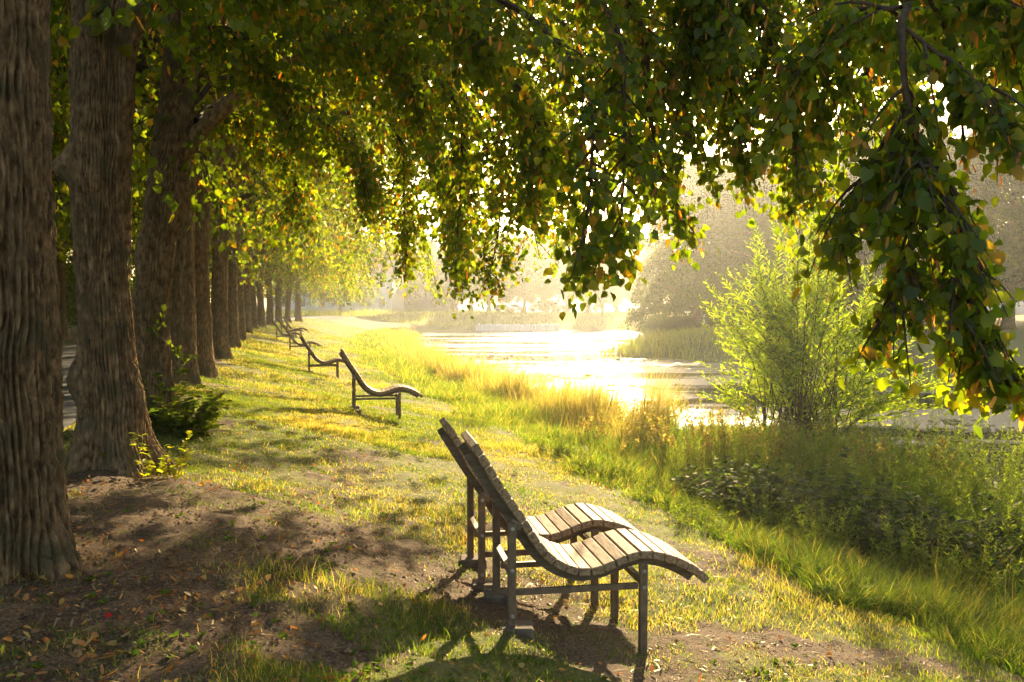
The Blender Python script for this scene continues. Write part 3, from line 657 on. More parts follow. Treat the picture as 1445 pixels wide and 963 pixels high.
put_blades(acc, np.stack([x, y, hgt(x, y) - .003], 1), .026 * rng.uniform(.4, 1.6, n), .0045 * np.clip(y / 5, 1, 4), rng.normal(size=(n, 2)), rng.uniform(.3, 1.1, n), mixcol(n, [(.055, .1, .016), (.08, .13, .02), (.04, .07, .014)]), 2)
stuff(acc.build('lawn_grass', [M_grass]), 'short patchy sunlit lawn grass along the avenue', 'grass')
# bank grass
acc = Acc()
def bankg(n, y0, y1, u0, u1, hh, ww, cols, w, seg=3, bend=(.3, .9), hu=None, clump=.5, dens=True, xmax=99):
    x, y, u = sample_u(n, y0, y1, u0, u1, 2)
    cl = vn(x * 1.1, y * 1.1, seed=61) + .6 * vn(x * 2.7, y * 2.7, seed=62)
    edge = .35 * vn(x * .9, y * .9, seed=65)
    ok = (np.abs(x) < y * .66 + .6) & (u > u0 + edge + .3) & (hgt(x, y) > -1.32) & (x < xmax + vn(y * .9, x, seed=66))
    if dens: ok &= rng.uniform(size=n) < .55 + .5 * cl
    x, y, u, cl = x[ok], y[ok], u[ok], cl[ok]
    kk = 9; ox, oy = rng.normal(size=(2, len(x), kk)); sp_ = (.035 * np.clip(y / 7, 1, 6))[:, None]
    hm = np.repeat(rng.uniform(.55, 1.35, len(x)), kk)
    x = (x[:, None] + ox * sp_).ravel(); y = (y[:, None] + oy * sp_).ravel(); u = np.repeat(u, kk); cl = np.repeat(cl, kk); n = len(x)
    OX = np.stack([ox.ravel(), oy.ravel()], 1)
    P = np.stack([x, y, hgt(x, y) - .01], 1); lod = np.clip(y / 8, .8, 7)
    h = hh * hm * rng.uniform(.6, 1.2, n) * np.clip(1 + clump * cl, .35, 1.8)
    if hu: h = h * np.interp(u, hu[0], hu[1])
    wind = rng.normal(size=(n, 2)) * .4 + OX + np.array([.35, -.2])
    put_blades(acc, P, h, ww * lod * rng.uniform(.6, 1.4, n), wind, rng.uniform(*bend, n), mixcol(n, cols, w, .25), seg)
BG = [(.085, .145, .022), (.125, .175, .032), (.05, .095, .018), (.24, .225, .08)]
bankg(16000, 4.5, 24, 4.5, 7.4, .31, .0075, BG, [.35, .3, .2, .15], 3, (.3, 1.0), ([4.5, 5.2, 7], [.35, .8, 1.2]))
bankg(7000, 18, 95, 4.4, 9.0, .40, .008, BG, [.3, .3, .2, .2], 2, (.3, .9), ([4.5, 5.5, 7], [.4, .8, 1.2]))
bankg(4200, 10, 24, 6.8, 10.5, .45, .008, [(.09, .15, .025), (.14, .19, .04), (.06, .11, .02)], [.4, .3, .3], 3, (.2, .8))
bankg(2600, 5, 24, 6.6, 9.0, .3, .008, [(.08, .13, .025), (.05, .09, .02), (.16, .17, .04)], [.4, .3, .3], 3, (.2, .8))
bankg(380, 5, 26, 5.2, 8.2, .6, .0035, [(.24, .2, .09), (.16, .16, .05), (.1, .13, .03)], [.4, .3, .3], 3, (.1, .5))
bankg(2600, 4.6, 20, 4.4, 6.2, .16, .016, [(.06, .12, .015), (.09, .16, .02)], [.5, .5], 3, (.6, 1.2))
stuff(acc.build('bank_grass', [M_bank]), 'long lush green grass on the river bank below the lawn', 'grass')
acc = Acc()
bankg(7500, 15, 75, 6.7, 9.7, 1.0, .006, [(.26, .21, .085), (.32, .27, .13), (.18, .17, .055), (.11, .14, .035)], [.34, .24, .25, .17], 3, (.1, .5), ([6.9, 7.8, 9.7], [.5, 1., .85]), .55, xmax=2.6)
stuff(acc.build('dry_bank_grass', [M_grass]), 'tall straw coloured seeding grass along the near waterline', 'grass')
acc = Acc()
n = 34000; y = rng.uniform(44, 112, n); sh = sstep(58, 75, y) * 14; u = rng.uniform(17, 32, n) + sh; x = x_of(u, y); x2 = rng.uniform(-40, 40, 16000); y2 = rng.uniform(112.5, 136, 16000)
x = np.concatenate([x, x2]); y = np.concatenate([y, y2]); n = len(x)
cl = vn(x * .35, y * .35, seed=71)
P = np.stack([x, y, hgt(x, y)], 1); ok = P[:, 2] > -1.3; P, cl = P[ok], cl[ok]; n = len(P)
put_blades(acc, P, .75 * rng.uniform(.5, 1.3, n) * (1 + .7 * cl), .05, rng.normal(size=(n, 2)), rng.uniform(.2, .7, n), mixcol(n, [(.22, .22, .07), (.12, .17, .035), (.17, .2, .05)]), 2)
stuff(acc.build('far_bank_grass', [M_grass]), 'tall pale grass covering the opposite bank of the river', 'grass')
# floating weed on the water
acc = Acc(); n = 9000
y = 12 * (108 / 12) ** rng.uniform(size=n); x = rng.uniform(-12, 45, n) * np.clip(y / 40, .3, 1.2) + 4
m_ = vn(x * .16, y * .3, seed=81) + .5 * vn(x * .5, y * .9, seed=82)
ok = (m_ > .25) & (hgt(x, y) < -1.3); x, y = x[ok], y[ok]; n = len(x)
put_leaves(acc, np.stack([x, y, np.full(n, -1.19)], 1), nrm(np.stack([rng.normal(size=n), rng.normal(size=n), rng.uniform(-.02, .05, n)], 1)), np.tile([0, 0, 1.], (n, 1)) + rng.normal(size=(n, 3)) * .1, rng.uniform(.12, .4, n), OVAL, mixcol(n, [(.09, .1, .03), (.13, .11, .04), (.06, .07, .02)]))
stuff(acc.build('floating_weed', [M_litter]), 'brown green water weed floating in patches on the river', 'water weed')
# litter
acc = Acc(); n = 22000
x, y, u = sample_u(n, 2.2, 16, -2.2, 4.8, 2)
m_ = (.16 + .95 * np.maximum(0, fbm(x * 1.3, y * 1.3, seed=91))) * np.interp(u, [-2, .6, 2.5, 5], [1.2, 1, .4, .12])
ok = rng.uniform(size=n) < m_; x, y = x[ok], y[ok]; n = len(x)
P = np.stack([x, y, hgt(x, y) + rng.uniform(.008, .028, n)], 1)
T = nrm(np.stack([rng.normal(size=n), rng.normal(size=n), rng.normal(size=n) * .3], 1)); Nn = np.tile([0, 0, 1.], (n, 1)) + rng.normal(size=(n, 3)) * .35
cc = mixcol(n, [(.38, .17, .04), (.30, .12, .03), (.40, .27, .07), (.14, .08, .04), (.22, .15, .08)], [.22, .18, .15, .25, .2])
br = rng.uniform(size=n) < .55
put_leaves(acc, P[br], T[br], Nn[br], rng.uniform(.025, .06, br.sum()), BRACT, cc[br])
put_leaves(acc, P[~br], T[~br], Nn[~br], rng.uniform(.012, .042, (~br).sum()), OVAL, cc[~br])
stuff(acc.build('leaf_litter', [M_litter]), 'fallen orange and brown leaves scattered over soil and grass', 'fallen leaves')
# soil crumbs and twigs
acc = Acc(); n = 60000
x, y, u = sample_u(n, 2.2, 11, -2.0, 4.6, 2); b = bare(x, y); ok = rng.uniform(size=n) < np.clip(b, 0, 1); x, y = x[ok], y[ok]; n = len(x)
P = np.stack([x, y, hgt(x, y) + .001], 1); s = .003 + .013 * rng.uniform(size=n) ** 3
tv = np.array([[1, 0, 0], [-1, .1, 0], [0, 1, .1], [.1, -1, 0], [0, .1, .8], [0, 0, -.6]]); tf = np.array([[0, 2, 4], [2, 1, 4], [1, 3, 4], [3, 0, 4]])
V = P[:, None] + s[:, None, None] * (tv[None] * rng.uniform(.6, 1.4, (n, 6, 1)) * np.array([1, 1, .7]))
ca = rng.uniform(0, 2 * PI, n)
acc.add(V.reshape(-1, 3), [(tf[None] + (np.arange(n) * 6)[:, None, None]).reshape(-1, 3)], np.repeat(mixcol(n, [(.1, .065, .04), (.16, .11, .07), (.24, .18, .12)]), 6, 0))
n = 2200; x, y, u = sample_u(n, 2.3, 10, -2.0, 3.8, 2)
P = np.stack([x, y, hgt(x, y) + .008], 1); D = nrm(np.stack([rng.normal(size=n), rng.normal(size=n), rng.normal(size=n) * .08], 1))
put_leaves(acc, P, D, np.tile([0, 0, 1.], (n, 1)) + rng.normal(size=(n, 3)) * .2, rng.uniform(.04, .14, n), (LANCE[0] * np.array([.35, 1, 1]), LANCE[1]), mixcol(n, [(.12, .085, .05), (.2, .15, .085), (.08, .055, .035)]))
stuff(acc.build('soil_crumbs', [M_litter]), 'crumbs of dry soil and bits of twig on the bare ground', 'soil')
# small broadleaf weeds in the turf
acc = Acc(); n = 1500
x, y, u = sample_u(n, 2.3, 12, -1.8, 3.5, 2); ok = vn(x * 1.6, y * 1.6, seed=95) > .1; x, y = x[ok], y[ok]
for px, py in zip(x, y):
    k = int(rng.integers(3, 7)); a = rng.uniform(0, 2 * PI) + np.arange(k) * 2 * PI / k
    P = np.tile([px, py, float(hgt(px, py)) + .004], (k, 1)); T = np.stack([np.cos(a), np.sin(a), rng.uniform(.15, .9, k)], 1)
    put_leaves(acc, P, T, np.tile([0, 0, 1.], (k, 1)), rng.uniform(.014, .038), OVAL, mixcol(k, [(.06, .11, .015), (.09, .15, .02)]))
stuff(acc.build('turf_weed', [M_grass]), 'small broad leaved weeds growing in the shaded turf', 'weeds')
pr = ghit(148, 874); acc = Acc(); put_leaves(acc, np.array([[0, 0, .012], [.01, .01, .014]]), np.array([[1, .2, .1], [-.3, 1, .2]]), np.tile([0, -.3, 1.], (2, 1)), np.array([.032, .026]), OVAL, (.55, .015, .012))
o = acc.build('petal', [M_litter]); o.location = [float(v) for v in pr]; tag(o, 'small bright red petal lying on the bare soil near the closest trunk', 'petal')
# ------------------------------------------------------------------ plants that are things
def stem_plant(acc, base, n_st, height, rad, leaf, lpm, tpl, cols, w=None, curve=.35, r=.006, t0=.15, up=.6, seedhead=None, splay=.5):
    for k in range(n_st):
        a = rng.uniform(0, 2 * PI); q = rng.uniform(0, 1) ** .5 * rad
        b = np.array(base) + np.array([math.cos(a) * q, math.sin(a) * q, -.03]); b[2] = ground_at(b[0], b[1]) - .03
        h = height * rng.uniform(.55, 1.1) * (1 - .35 * (q / max(rad, .01)) ** 2)
        out = np.array([math.cos(a), math.sin(a), 0]) * splay * (.3 + q / max(rad, .01)) + rng.normal(size=3) * .12
        t = np.linspace(0, 1, 9)[:, None]
        P = b + np.array([0, 0, h]) * t + out * h * (t ** 1.6) * curve * 2
        tube(acc, P, np.linspace(r, r * .3, 9) * .7, 4, col=(.09, .11, .03), mat=0)
        m = max(2, int(h * lpm)); tt = rng.uniform(t0, 1, m); f = tt * 8; i0 = np.minimum(7, f.astype(int)); fr = (f - i0)[:, None]
        B = P[i0] * (1 - fr) + P[i0 + 1] * fr
        aa = rng.uniform(0, 2 * PI, m); T = np.stack([np.cos(aa), np.sin(aa), np.full(m, up) + rng.normal(size=m) * .25], 1)
        put_leaves(acc, B, T, np.tile([0, 0, 1.], (m, 1)) + rvec(m) * .5, leaf * rng.uniform(.55, 1.15, m) * (1.1 - .45 * tt), tpl, mixcol(m, cols, w))
        if seedhead:
            m = int(26 * rng.uniform(.5, 1.2)); tt = rng.uniform(.72, 1.02, m); B = b + np.array([0, 0, h]) * tt[:, None] + out * h * (tt[:, None] ** 1.6) * curve * 2 + rvec(m) * .03
            put_leaves(acc, B, nrm(rvec(m) + np.array([0, 0, .8])), rvec(m), rng.uniform(.02, .045, m), OVAL, mixcol(m, seedhead))
WIL = [(.18, .27, .025), (.22, .30, .03), (.14, .22, .022), (.07, .13, .018)]
# willow
wb = np.array([5.25, 16.2, 0]); wb[2] = ground_at(*wb[:2])
wr = thing('willow_shrub', 'tall bright green willow shrub with upright leafy wands at the water edge', 'shrub', wb)
F_, S_ = Acc(), Acc()
EX = [985, 1030, 1070, 1112, 1150, 1190, 1230, 1275, 1315, 1360]; EY = [405, 365, 300, 225, 290, 250, 330, 370, 430, 520]
def wand(P, r0, leaf, gap, t0):
    tube(S_, P - wb, np.linspace(r0, r0 * .25, len(P)), 4)
    L_ = np.linalg.norm(np.diff(P, axis=0), axis=1).sum(); m = max(3, int(L_ * (1 - t0) / gap)); f = (t0 + (1 - t0) * np.linspace(0, 1, m)) * (len(P) - 1.001)
    i0 = f.astype(int); B = P[i0] + (P[i0 + 1] - P[i0]) * (f - i0)[:, None]; T = nrm(P[i0 + 1] - P[i0])
    ang = np.arange(m) * 2.4 + rng.uniform(0, 6); D = np.stack([np.cos(ang), np.sin(ang), np.zeros(m)], 1)
    put_leaves(F_, B - wb, nrm(T * .75 + D * .8 + rvec(m) * .25), nrm(T - D * .3 + rvec(m) * .5), leaf * rng.uniform(.6, 1.15, m) * np.linspace(1.1, .6, m), LANCE, mixcol(m, WIL))
for k in range(130):
    px = rng.uniform(985, 1360); ey = np.interp(px, EX, EY); top = rng.uniform() ** 1.6
    tip = at(px, ey + top * (585 - ey) + (0 if k % 3 else rng.uniform(0, 25)), 16.2 + rng.uniform(-1.3, 1.3))
    b_ = wb + np.array([rng.normal() * .35, rng.normal() * .35, -.1]); hz = tip[2] - b_[2]
    md = b_ + (tip - b_) * .5 + np.array([-(tip[0] - b_[0]) * .12, 0, .1 * hz])
    P = bez([b_, md, tip], 10); wand(P, .012, .21, .04, .38)
    for q in range(int(rng.integers(3, 8))):
        i0 = int(rng.uniform(.3, .9) * (len(P) - 1)); T = nrm(P[min(i0 + 1, len(P) - 1)] - P[i0 - 1]); d = nrm(T + rvec(1)[0] * .75 + np.array([0, 0, .2])); l = rng.uniform(.3, .9) * (1.1 - i0 / len(P) * .7)
        wand(P[i0] + d * l * np.linspace(0, 1, 5)[:, None] + np.array([0, 0, .12 * l]) * np.linspace(0, 1, 5)[:, None] ** 2, .004, .17, .04, .1)
F_.build('foliage', [M_bank], wr); S_.build('stem', [M_twig], wr)
def plant(name, label, cat, group, px, py, Y, **kw):
    p = at(px, py, Y); p[2] = ground_at(p[0], p[1]); r = thing(name, label, cat, p, 0, group)
    A = Acc(); stem_plant(A, p, **kw)
    A.V = [v - p for v in A.V]
    A.build('foliage', [M_bank, M_twig], r); return r
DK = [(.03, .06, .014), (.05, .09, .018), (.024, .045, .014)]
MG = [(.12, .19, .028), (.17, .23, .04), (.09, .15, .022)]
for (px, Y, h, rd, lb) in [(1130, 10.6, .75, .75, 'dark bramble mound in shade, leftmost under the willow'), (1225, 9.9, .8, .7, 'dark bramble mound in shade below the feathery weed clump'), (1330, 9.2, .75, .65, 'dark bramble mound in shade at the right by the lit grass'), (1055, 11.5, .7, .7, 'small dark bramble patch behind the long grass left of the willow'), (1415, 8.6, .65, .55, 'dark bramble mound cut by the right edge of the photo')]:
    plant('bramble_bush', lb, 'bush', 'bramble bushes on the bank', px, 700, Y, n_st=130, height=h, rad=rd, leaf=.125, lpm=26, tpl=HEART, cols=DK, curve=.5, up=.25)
for (px, Y, h, rd, lb) in [(1165, 9.2, .62, .35, 'low bright weed clump at the lower edge of the bramble, left of the feathery one'), (1290, 8.6, .7, .32, 'bright weed clump in front of the bramble under the bough tip'), (1375, 8.0, .62, .35, 'bright weed clump rising from the long grass near the right edge'), (1085, 10.3, .6, .4, 'bright weed clump at the left end of the bramble'), (1262, 11.0, 1.35, .6, 'round feathery green weed clump in front of the willow'), (1015, 13.4, 1.25, .6, 'green weed clump at the left foot of the willow'), (1345, 11.0, 1.2, .5, 'tall green weed clump right of the round feathery one'), (1432, 8.8, 1.1, .45, 'lit yellow green weed clump cut by the right edge'), (1090, 12.9, 1.1, .6, 'green weed clump low in front of the willow stems'), (1400, 12.2, 1.35, .6, 'pale tall weed clump before the water at far right'), (1180, 12.4, 1.05, .6, 'green weed clump below the willow centre'), (1455, 11.0, 1.5, .6, 'tall weed clump at the right edge hiding the water'), (1310, 13.2, 1.3, .7, 'wide weed clump behind the round feathery one'), (1225, 13.6, 1.2, .7, 'weed clump close under the right half of the willow')]:
    plant('weed_clump', lb, 'weeds', 'weed clumps on the bank', px, 700, Y, n_st=80, height=h, rad=rd, leaf=.075, lpm=70, tpl=LANCE, cols=MG, curve=.3, up=.8)
for (px, Y, h, rd, lb) in [(985, 14.0, 1.35, .7, 'brown seeding dock and mugwort stand left of the willow by the water'), (1035, 13.4, 1.25, .6, 'brown seeding weeds against the left side of the willow'), (1150, 13.0, 1.05, .7, 'straw brown seeding weeds before the willow'), (1290, 12.2, 1.05, .6, 'straw brown seeding weeds right of the willow stems'), (880, 15.5, 1.0, .8, 'reddish brown seeding weeds at the waterline near the sun glare')]:
    plant('seeding_weed', lb, 'weeds', 'seeding weeds on the bank', px, 700, Y, n_st=60, height=h, rad=rd, leaf=.06, lpm=30, tpl=LANCE, cols=[(.08, .125, .025), (.11, .13, .035)], curve=.22, up=.7, seedhead=[(.12, .095, .055), (.2, .175, .085), (.08, .085, .035)])
for (px, Y, lb) in [(785, 13.9, 'left of the pair of green nettle clumps at the lawn edge'), (930, 11.0, 'green nettle clump beside the lawn right of the near recliners'), (850, 12.7, 'right of the pair of green nettle clumps at the lawn edge'), (985, 9.6, 'bright grassy nettle clump above the front recliner seat'), (660, 17, 'distant green nettle clump on the lawn edge past the lone recliner')]:
    plant('nettle_clump', lb, 'weeds', 'nettle clumps at the lawn edge', px, 640, Y, n_st=int(rng.integers(24, 60)), height=rng.uniform(.3, .5), rad=rng.uniform(.25, .5), leaf=.085, lpm=60, tpl=LANCE, cols=[(.09, .15, .02), (.13, .19, .03)], curve=.35, up=.5)
# bush at the foot of the third trunk, shoots at the second
p3 = BASE[2] + np.array([.28, -.35, 0]); p3[2] = ground_at(p3[0], p3[1])
r = thing('leafy_bush', 'dark green leafy bush wrapped round the foot of the leaning trunk', 'bush', p3)
A = Acc(); stem_plant(A, p3, 90, .62, .48, .135, 22, HEART, [(.04, .085, .02), (.06, .11, .022), (.03, .06, .018)], curve=.45, up=.1); A.V = [v - p3 for v in A.V]; A.build('foliage', [M_leaf, M_twig], r)
p2 = BASE[1] + np.array([.42, -.05, 0]); p2[2] = ground_at(p2[0], p2[1])
r = thing('leafy_shoot', 'spray of fresh green shoots at the right foot of the knobbly trunk', 'shoots', p2)
A = Acc(); stem_plant(A, p2, 16, .42, .28, .07, 30, HEART, MG, curve=.5, up=.2); A.V = [v - p2 for v in A.V]; A.build('foliage', [M_leaf, M_twig], r)
# epicormic leaf shoots on trunk three and others (part of those trees)
for (px, py, n) in [(236, 476, 26), (222, 440, 9), (252, 500, 18), (240, 250, 14), (272, 200, 18), (258, 90, 26), (212, 180, 10)]:
    A = Acc(); c = at(px, py, BASE[2][1] - .3) - BASE[2]; c0 = c + np.array([-.02, .16, -.12])
    for k in range(4):
        e = c + rng.normal(size=3) * np.array([.14, .06, .1]); Q = bez([c0, (c0 + e) / 2 + np.array([0, -.03, .03]), e], 6)
        tube(A, Q, np.linspace(.005, .002, len(Q)), 4, mat=1); m = max(2, n // 4); P = Q[rng.integers(4, len(Q), m)] + rng.normal(size=(m, 3)) * .025
        put_leaves(A, P, nrm(rvec(m) + np.array([.2, -.2, -.6])), rvec(m), rng.uniform(.035, .075, m), HEART, mixcol(m, [(.045, .085, .012), (.06, .11, .014)]))
    A.build('leaf_shoot', [M_leaf, M_twig], ROOTS[2])
# ------------------------------------------------------------------ far scenery
FG = [(.045, .07, .016), (.055, .08, .018), (.04, .062, .015)]
M_ft = M_leaf_far
BCROWN = []
for s in range(3):
    A = generic_crown(s + 5, 56, .9 + s * .4, 5.4, 15, 2.6, .15, 60, 20, FG, None, bract=0, spread=.42); BCROWN.append(A.mesh('crown', [M_ft, M_twig]))
def btree(px, Y, lb, var=0, sc=1.0, rz=0., grp='hazy trees on the opposite bank'):
    x = (px - CXP) / FPX * Y; return gtree((x, Y, ground_at(x, Y)), lb, grp, var, rz, sc, crowns=BCROWN, name='bank_tree', tsc=1.5)
btree(1055, 66, 'hazy golden tree across the river, straight below the sun gap', 0, 1.0, .3)
btree(985, 76, 'hazy tree across the river, left edge of the golden group', 1, 1.18, 1.3)
btree(1110, 62, 'hazy tree across the river directly behind the willow top', 2, 1.0, 2.2)
btree(1165, 72, 'hazy tree across the river just right of the willow top', 1, 1.1, 4.2)
btree(1220, 64, 'hazy tree across the river between the willow and the hanging bough', 0, 1.1, 3.0)
btree(1020, 92, 'faint tall tree behind the left part of the golden group', 2, 1.15, 3.3)
btree(1290, 60, 'hazy tree across the river hidden behind the hanging bough', 1, 1.0, .9)
btree(1423, 56, 'grey hazy tree with a thick bare trunk at the right edge', 2, 1.0, 4.4)
btree(1490, 72, 'hazy tree crown just past the right edge', 0, 1.1, 5.)
btree(1350, 78, 'distant hazy tree behind the right edge tree', 1, 1.1, 1.9)
for k, (px, Y, sc) in enumerate([(740, 130, .8), (690, 138, .9), (800, 150, .9), (850, 128, .55), (640, 150, .9), (480, 120, .75), (520, 150, .9), (560, 165, 1.), (905, 190, 1.1), (600, 190, 1.1), (420, 105, .9), (450, 160, 1.), (1080, 130, 1.1), (1250, 120, 1.1), (770, 160, 1.05), (830, 170, 1.1), (870, 165, 1.0), (715, 175, 1.1), (665, 165, 1.), (930, 150, .9)]):
    btree(px, Y, ['far pale tree with a bare trunk above the white weir', 'far pale tree left of the one over the white weir', 'far pale tree behind the parked cars', 'low round far tree near the right end of the weir', 'far pale tree above the grassy mound', 'bluish far tree right of the avenue end', 'bluish far tree before the pale house', 'bluish far tree beside the pale house', 'very faint far tree in the bright gap', 'very faint far tree behind the grassy mound', 'bluish tree at the end of the avenue', 'faint far tree above the avenue end', 'faint tree deep behind the golden group', 'faint tree deep behind the hanging bough', 'very faint far tree over the parked van', 'very faint far tree right of the parked cars', 'very faint far tree right of the weir end', 'very faint far tree over the white parked car', 'very faint far tree between mound and cars', 'faint far tree just left of the golden group'][k], k, sc, k * 1.1, 'far hazy trees beyond the river')
M_wall = noisy('house_render', (.45, .45, .44), (.55, .54, .52), 2, .9, .05, 20); M_roof = noisy('roof_tile', (.2, .1, .07), (.28, .14, .09), 4, .9, .3, 10)
M_glass = noisy('window_glass', (.05, .06, .07), (.08, .09, .1), 2, .1, 0, 5); M_white = noisy('white_paint', (.7, .7, .7), (.82, .82, .8), 3, .6, .05, 20)
def house(px, Y, w, d, h, lb, rz=0., cols=5, rows=3):
    x = (px - CXP) / FPX * Y; r = thing('house', lb, 'house', (x, Y, ground_at(x, Y) - .1), rz)
    A = Acc(); box(A, (0, 0, h / 2), (w, d, h)); A.build('wall', [M_wall], r, smooth=False)
    A = Acc(); V = [[-w / 2 - .4, -d / 2 - .4, h + .01], [w / 2 + .4, -d / 2 - .4, h + .01], [w / 2 + .4, d / 2 + .4, h + .01], [-w / 2 - .4, d / 2 + .4, h + .01], [-w / 2 - .4, 0, h + d * .35], [w / 2 + .4, 0, h + d * .35]]
    A.add(V, [np.array([[0, 1, 5, 4], [2, 3, 4, 5], [3, 2, 1, 0]]), np.array([[1, 2, 5], [3, 0, 4]])]); A.build('roof', [M_roof], r, smooth=False)
    for i in range(cols):
        for j in range(rows):
            wx = -w / 2 + (i + .5) * w / cols; wz = (j + .55) * h / rows
            A = Acc(); box(A, (wx, -d / 2 - .02, wz), (1.3, .08, 1.7)); f = A.build('window', [M_white], r, smooth=False)
            A = Acc(); box(A, (wx, -d / 2 - .05, wz), (1.1, .06, 1.5)); A.build('pane', [M_glass], f, smooth=False)
    return r
house(588, 175, 16, 10, 9, 'pale house with rows of windows seen through leaves beyond the grassy mound', .1)
house(480, 150, 20, 9, 6.5, 'low bluish house at the end of the avenue right of the last trunks', -.1, 6, 2)
house(1400, 150, 30, 9, 5.5, 'low pale house far behind the right edge tree', 0, 7, 1)
# weir: low white wall with bumps
A = Acc(); x0, x1 = at(672, 460, 110.5)[0], at(790, 460, 110.5)[0]
wx = np.linspace(x0, x1, 46)
for k in range(45): box(A, ((wx[k] + wx[k + 1]) / 2, 110.5 + rng.uniform(-.1, .1), -.85 + rng.uniform(-.08, .08)), (wx[k + 1] - wx[k] + .015 * (k % 3), .8, 1.0 + .003 * (k % 2)), bev=.1)
o = A.build('weir', [M_white], smooth=False); tag(o, 'low white stone weir across the far end of the river', 'weir')
# parked cars
M_carw = noisy('car_white', (.7, .7, .7), (.75, .75, .75), 1, .25, 0, 5); M_cars = noisy('car_silver', (.4, .42, .45), (.45, .46, .48), 1, .3, 0, 5); M_card = noisy('car_dark', (.05, .06, .09), (.06, .07, .1), 1, .25, 0, 5); M_tyre = noisy('tyre', (.02, .02, .02), (.03, .03, .03), 5, .8, .1, 20)
def car(px, Y, mat, lb, van=False):
    x = (px - CXP) / FPX * Y; r = thing('parked_car', lb, 'car', (x, Y, ground_at(x, Y) + .02), rng.uniform(-.2, .2), 'cars parked beyond the river')
    pr = [(-2.1, .35), (-2.15, .8), (-1.9, .95), (-1.5, 1.42), (-.9, 1.5), (.3, 1.48), (1.0, 1.0), (1.9, .85), (2.15, .6), (2.1, .35)] if not van else [(-2.3, .35), (-2.35, 1.9), (-2.2, 2.05), (1.0, 2.05), (1.6, 1.3), (2.2, 1.1), (2.35, .6), (2.3, .35)]
    A = Acc(); m = len(pr); V = [[a, -.85, b] for a, b in pr] + [[a, .85, b] for a, b in pr]
    A.add(V, [np.array([[i, (i + 1) % m, m + (i + 1) % m, m + i] for i in range(m)])[:, ::-1], np.array([list(range(m))[::-1]]), np.array([list(range(m, 2 * m))])]); A.build('body', [mat], r, smooth=False)
    A = Acc(); box(A, (-.3 if not van else 1.0, -.853, 1.2 if not van else 1.55), (1.5 if not van else .7, .02, .36)); A.build('side_window', [M_glass], r, smooth=False)
    for wx_ in (-1.35, 1.35):
        for wy in (-.8, .8):
            A = Acc(); tube(A, [[wx_, wy - .1, .32], [wx_, wy + .1, .32]], [.32, .32], 16, cap=True); A.build('wheel', [M_tyre], r)
for k, (px, Y, m, lb, v) in enumerate([(713, 168, M_carw, 'white parked car, leftmost of the far cars beyond the weir', False), (727, 172, M_cars, 'silver parked car right of the leftmost white one', False), (762, 170, M_cars, 'silver parked car right of the bare far trunk', False), (776, 166, M_carw, 'white parked van among the far cars', True), (791, 172, M_card, 'dark parked car, rightmost of the far cars', False)]):
    car(px, Y, m, lb, v)
for k, (px, Y, w_) in enumerate([(960, 68, 1.2), (1030, 60, 1.), (1085, 57, 1.3), (1150, 55, 1.1), (1210, 54, 1.3), (1290, 52, 1.2), (1345, 60, 1.1), (930, 88, 1.2)]):
    x = (px - CXP) / FPX * Y; r = thing('bank_shrub', ['hazy shrub at the left foot of the golden trees', 'hazy shrub by the white stakes', 'hazy shrub behind the upper left of the willow', 'hazy shrub behind the willow middle', 'hazy shrub behind the willow right side', 'hazy shrub behind the hanging bough tip', 'hazy shrub left of the bare grey trunk', 'faint shrub far behind the grassy spit'][k], 'shrub', (x, Y, ground_at(x, Y) - .5), k * 1.1, 'shrubs on the opposite bank')
    c = bpy.data.objects.new('foliage', BCROWN[k % 3]); C.objects.link(c); c.parent = r; c.scale = (.42 * w_, .42 * w_, .26)
# young tree guard with white stakes across the river
p = at(1003, 448, 62); p[2] = ground_at(p[0], p[1])
r = thing('tree_guard', 'three white stakes of a tree guard across the river under the golden trees', 'tree guard', p)
for (dx, dy) in ((-.45, 0), (0, .5), (.45, .1)):
    A = Acc(); box(A, (dx, dy, .75), (.09, .09, 1.7), rotx(rng.uniform(-.03, .03)), bev=.01); A.build('stake', [M_white], r, smooth=False)
A = Acc(); box(A, (0, -.06, 1.4), (.9, .03, .09)); A.build('crossbar', [M_white], r, smooth=False)
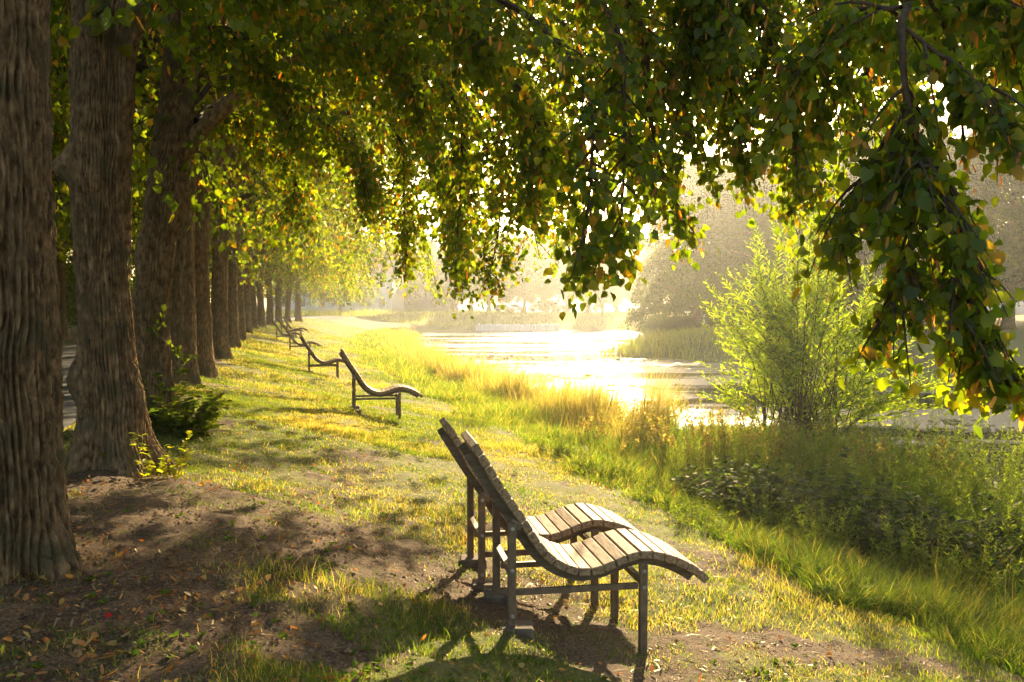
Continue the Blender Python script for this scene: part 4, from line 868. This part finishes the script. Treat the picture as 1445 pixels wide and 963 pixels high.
# ------------------------------------------------------------------ air
m, nt, out = newmat('haze_air'); v = N(nt, 'ShaderNodeVolumePrincipled'); v.inputs['Color'].default_value = (.93, .92, .88, 1); v.inputs['Density'].default_value = .00065; v.inputs['Anisotropy'].default_value = .74
nt.links.new(v.outputs[0], out.inputs['Volume'])
A = Acc(); box(A, (0, 185, 8.5), (860, 510, 25)); o = A.build('haze', [m], smooth=False); stuff(o, 'thin golden morning mist over the river', 'mist')
# ------------------------------------------------------------------ light
SUN_EL, SUN_AZ = math.radians(17.0), math.atan((965 - CXP) / FPX)
w = bpy.data.worlds.new('World'); bpy.context.scene.world = w; w.use_nodes = True; nt = w.node_tree
sky = nt.nodes.new('ShaderNodeTexSky'); sky.sky_type = 'NISHITA'; sky.sun_disc = False; sky.sun_elevation = SUN_EL; sky.sun_rotation = SUN_AZ; sky.dust_density = 3; sky.air_density = 1.0; sky.ozone_density = 0.3
bg = nt.nodes['Background']; bg.inputs[1].default_value = .09; nt.links.new(sky.outputs[0], bg.inputs[0])
sl = bpy.data.lights.new('sun', 'SUN'); sl.energy = 5.0; sl.angle = math.radians(.5); sl.color = (1, .79, .47)
so = bpy.data.objects.new('sun', sl); C.objects.link(so)
from mathutils import Vector
sd = Vector((math.sin(SUN_AZ) * math.cos(SUN_EL), math.cos(SUN_AZ) * math.cos(SUN_EL), math.sin(SUN_EL)))
so.rotation_euler = sd.to_track_quat('Z', 'Y').to_euler(); so.location = (20, 80, 40)
cam = bpy.data.cameras.new('camera'); cam.sensor_width = 36; cam.lens = 36 * FPX / 1445; cam.clip_end = 2000; cam.clip_start = .05
co = bpy.data.objects.new('camera', cam); C.objects.link(co); co.location = (0, 0, CAMZ); co.rotation_euler = (PI / 2 - PITCH, 0, 0)
sc = bpy.context.scene; sc.camera = co
sc.view_settings.view_transform = 'Standard'; sc.view_settings.look = 'None'; sc.view_settings.gamma = 1; sc.view_settings.exposure = 2.0
sc.view_settings.use_white_balance = True; sc.view_settings.white_balance_temperature = 6650
cy = sc.cycles; cy.use_denoising = True
try: cy.denoiser = 'OPENIMAGEDENOISE'
except Exception: pass
cy.max_bounces = 7; cy.diffuse_bounces = 4; cy.glossy_bounces = 2; cy.transmission_bounces = 2; cy.volume_bounces = 1; cy.transparent_max_bounces = 4; cy.sample_clamp_indirect = 6
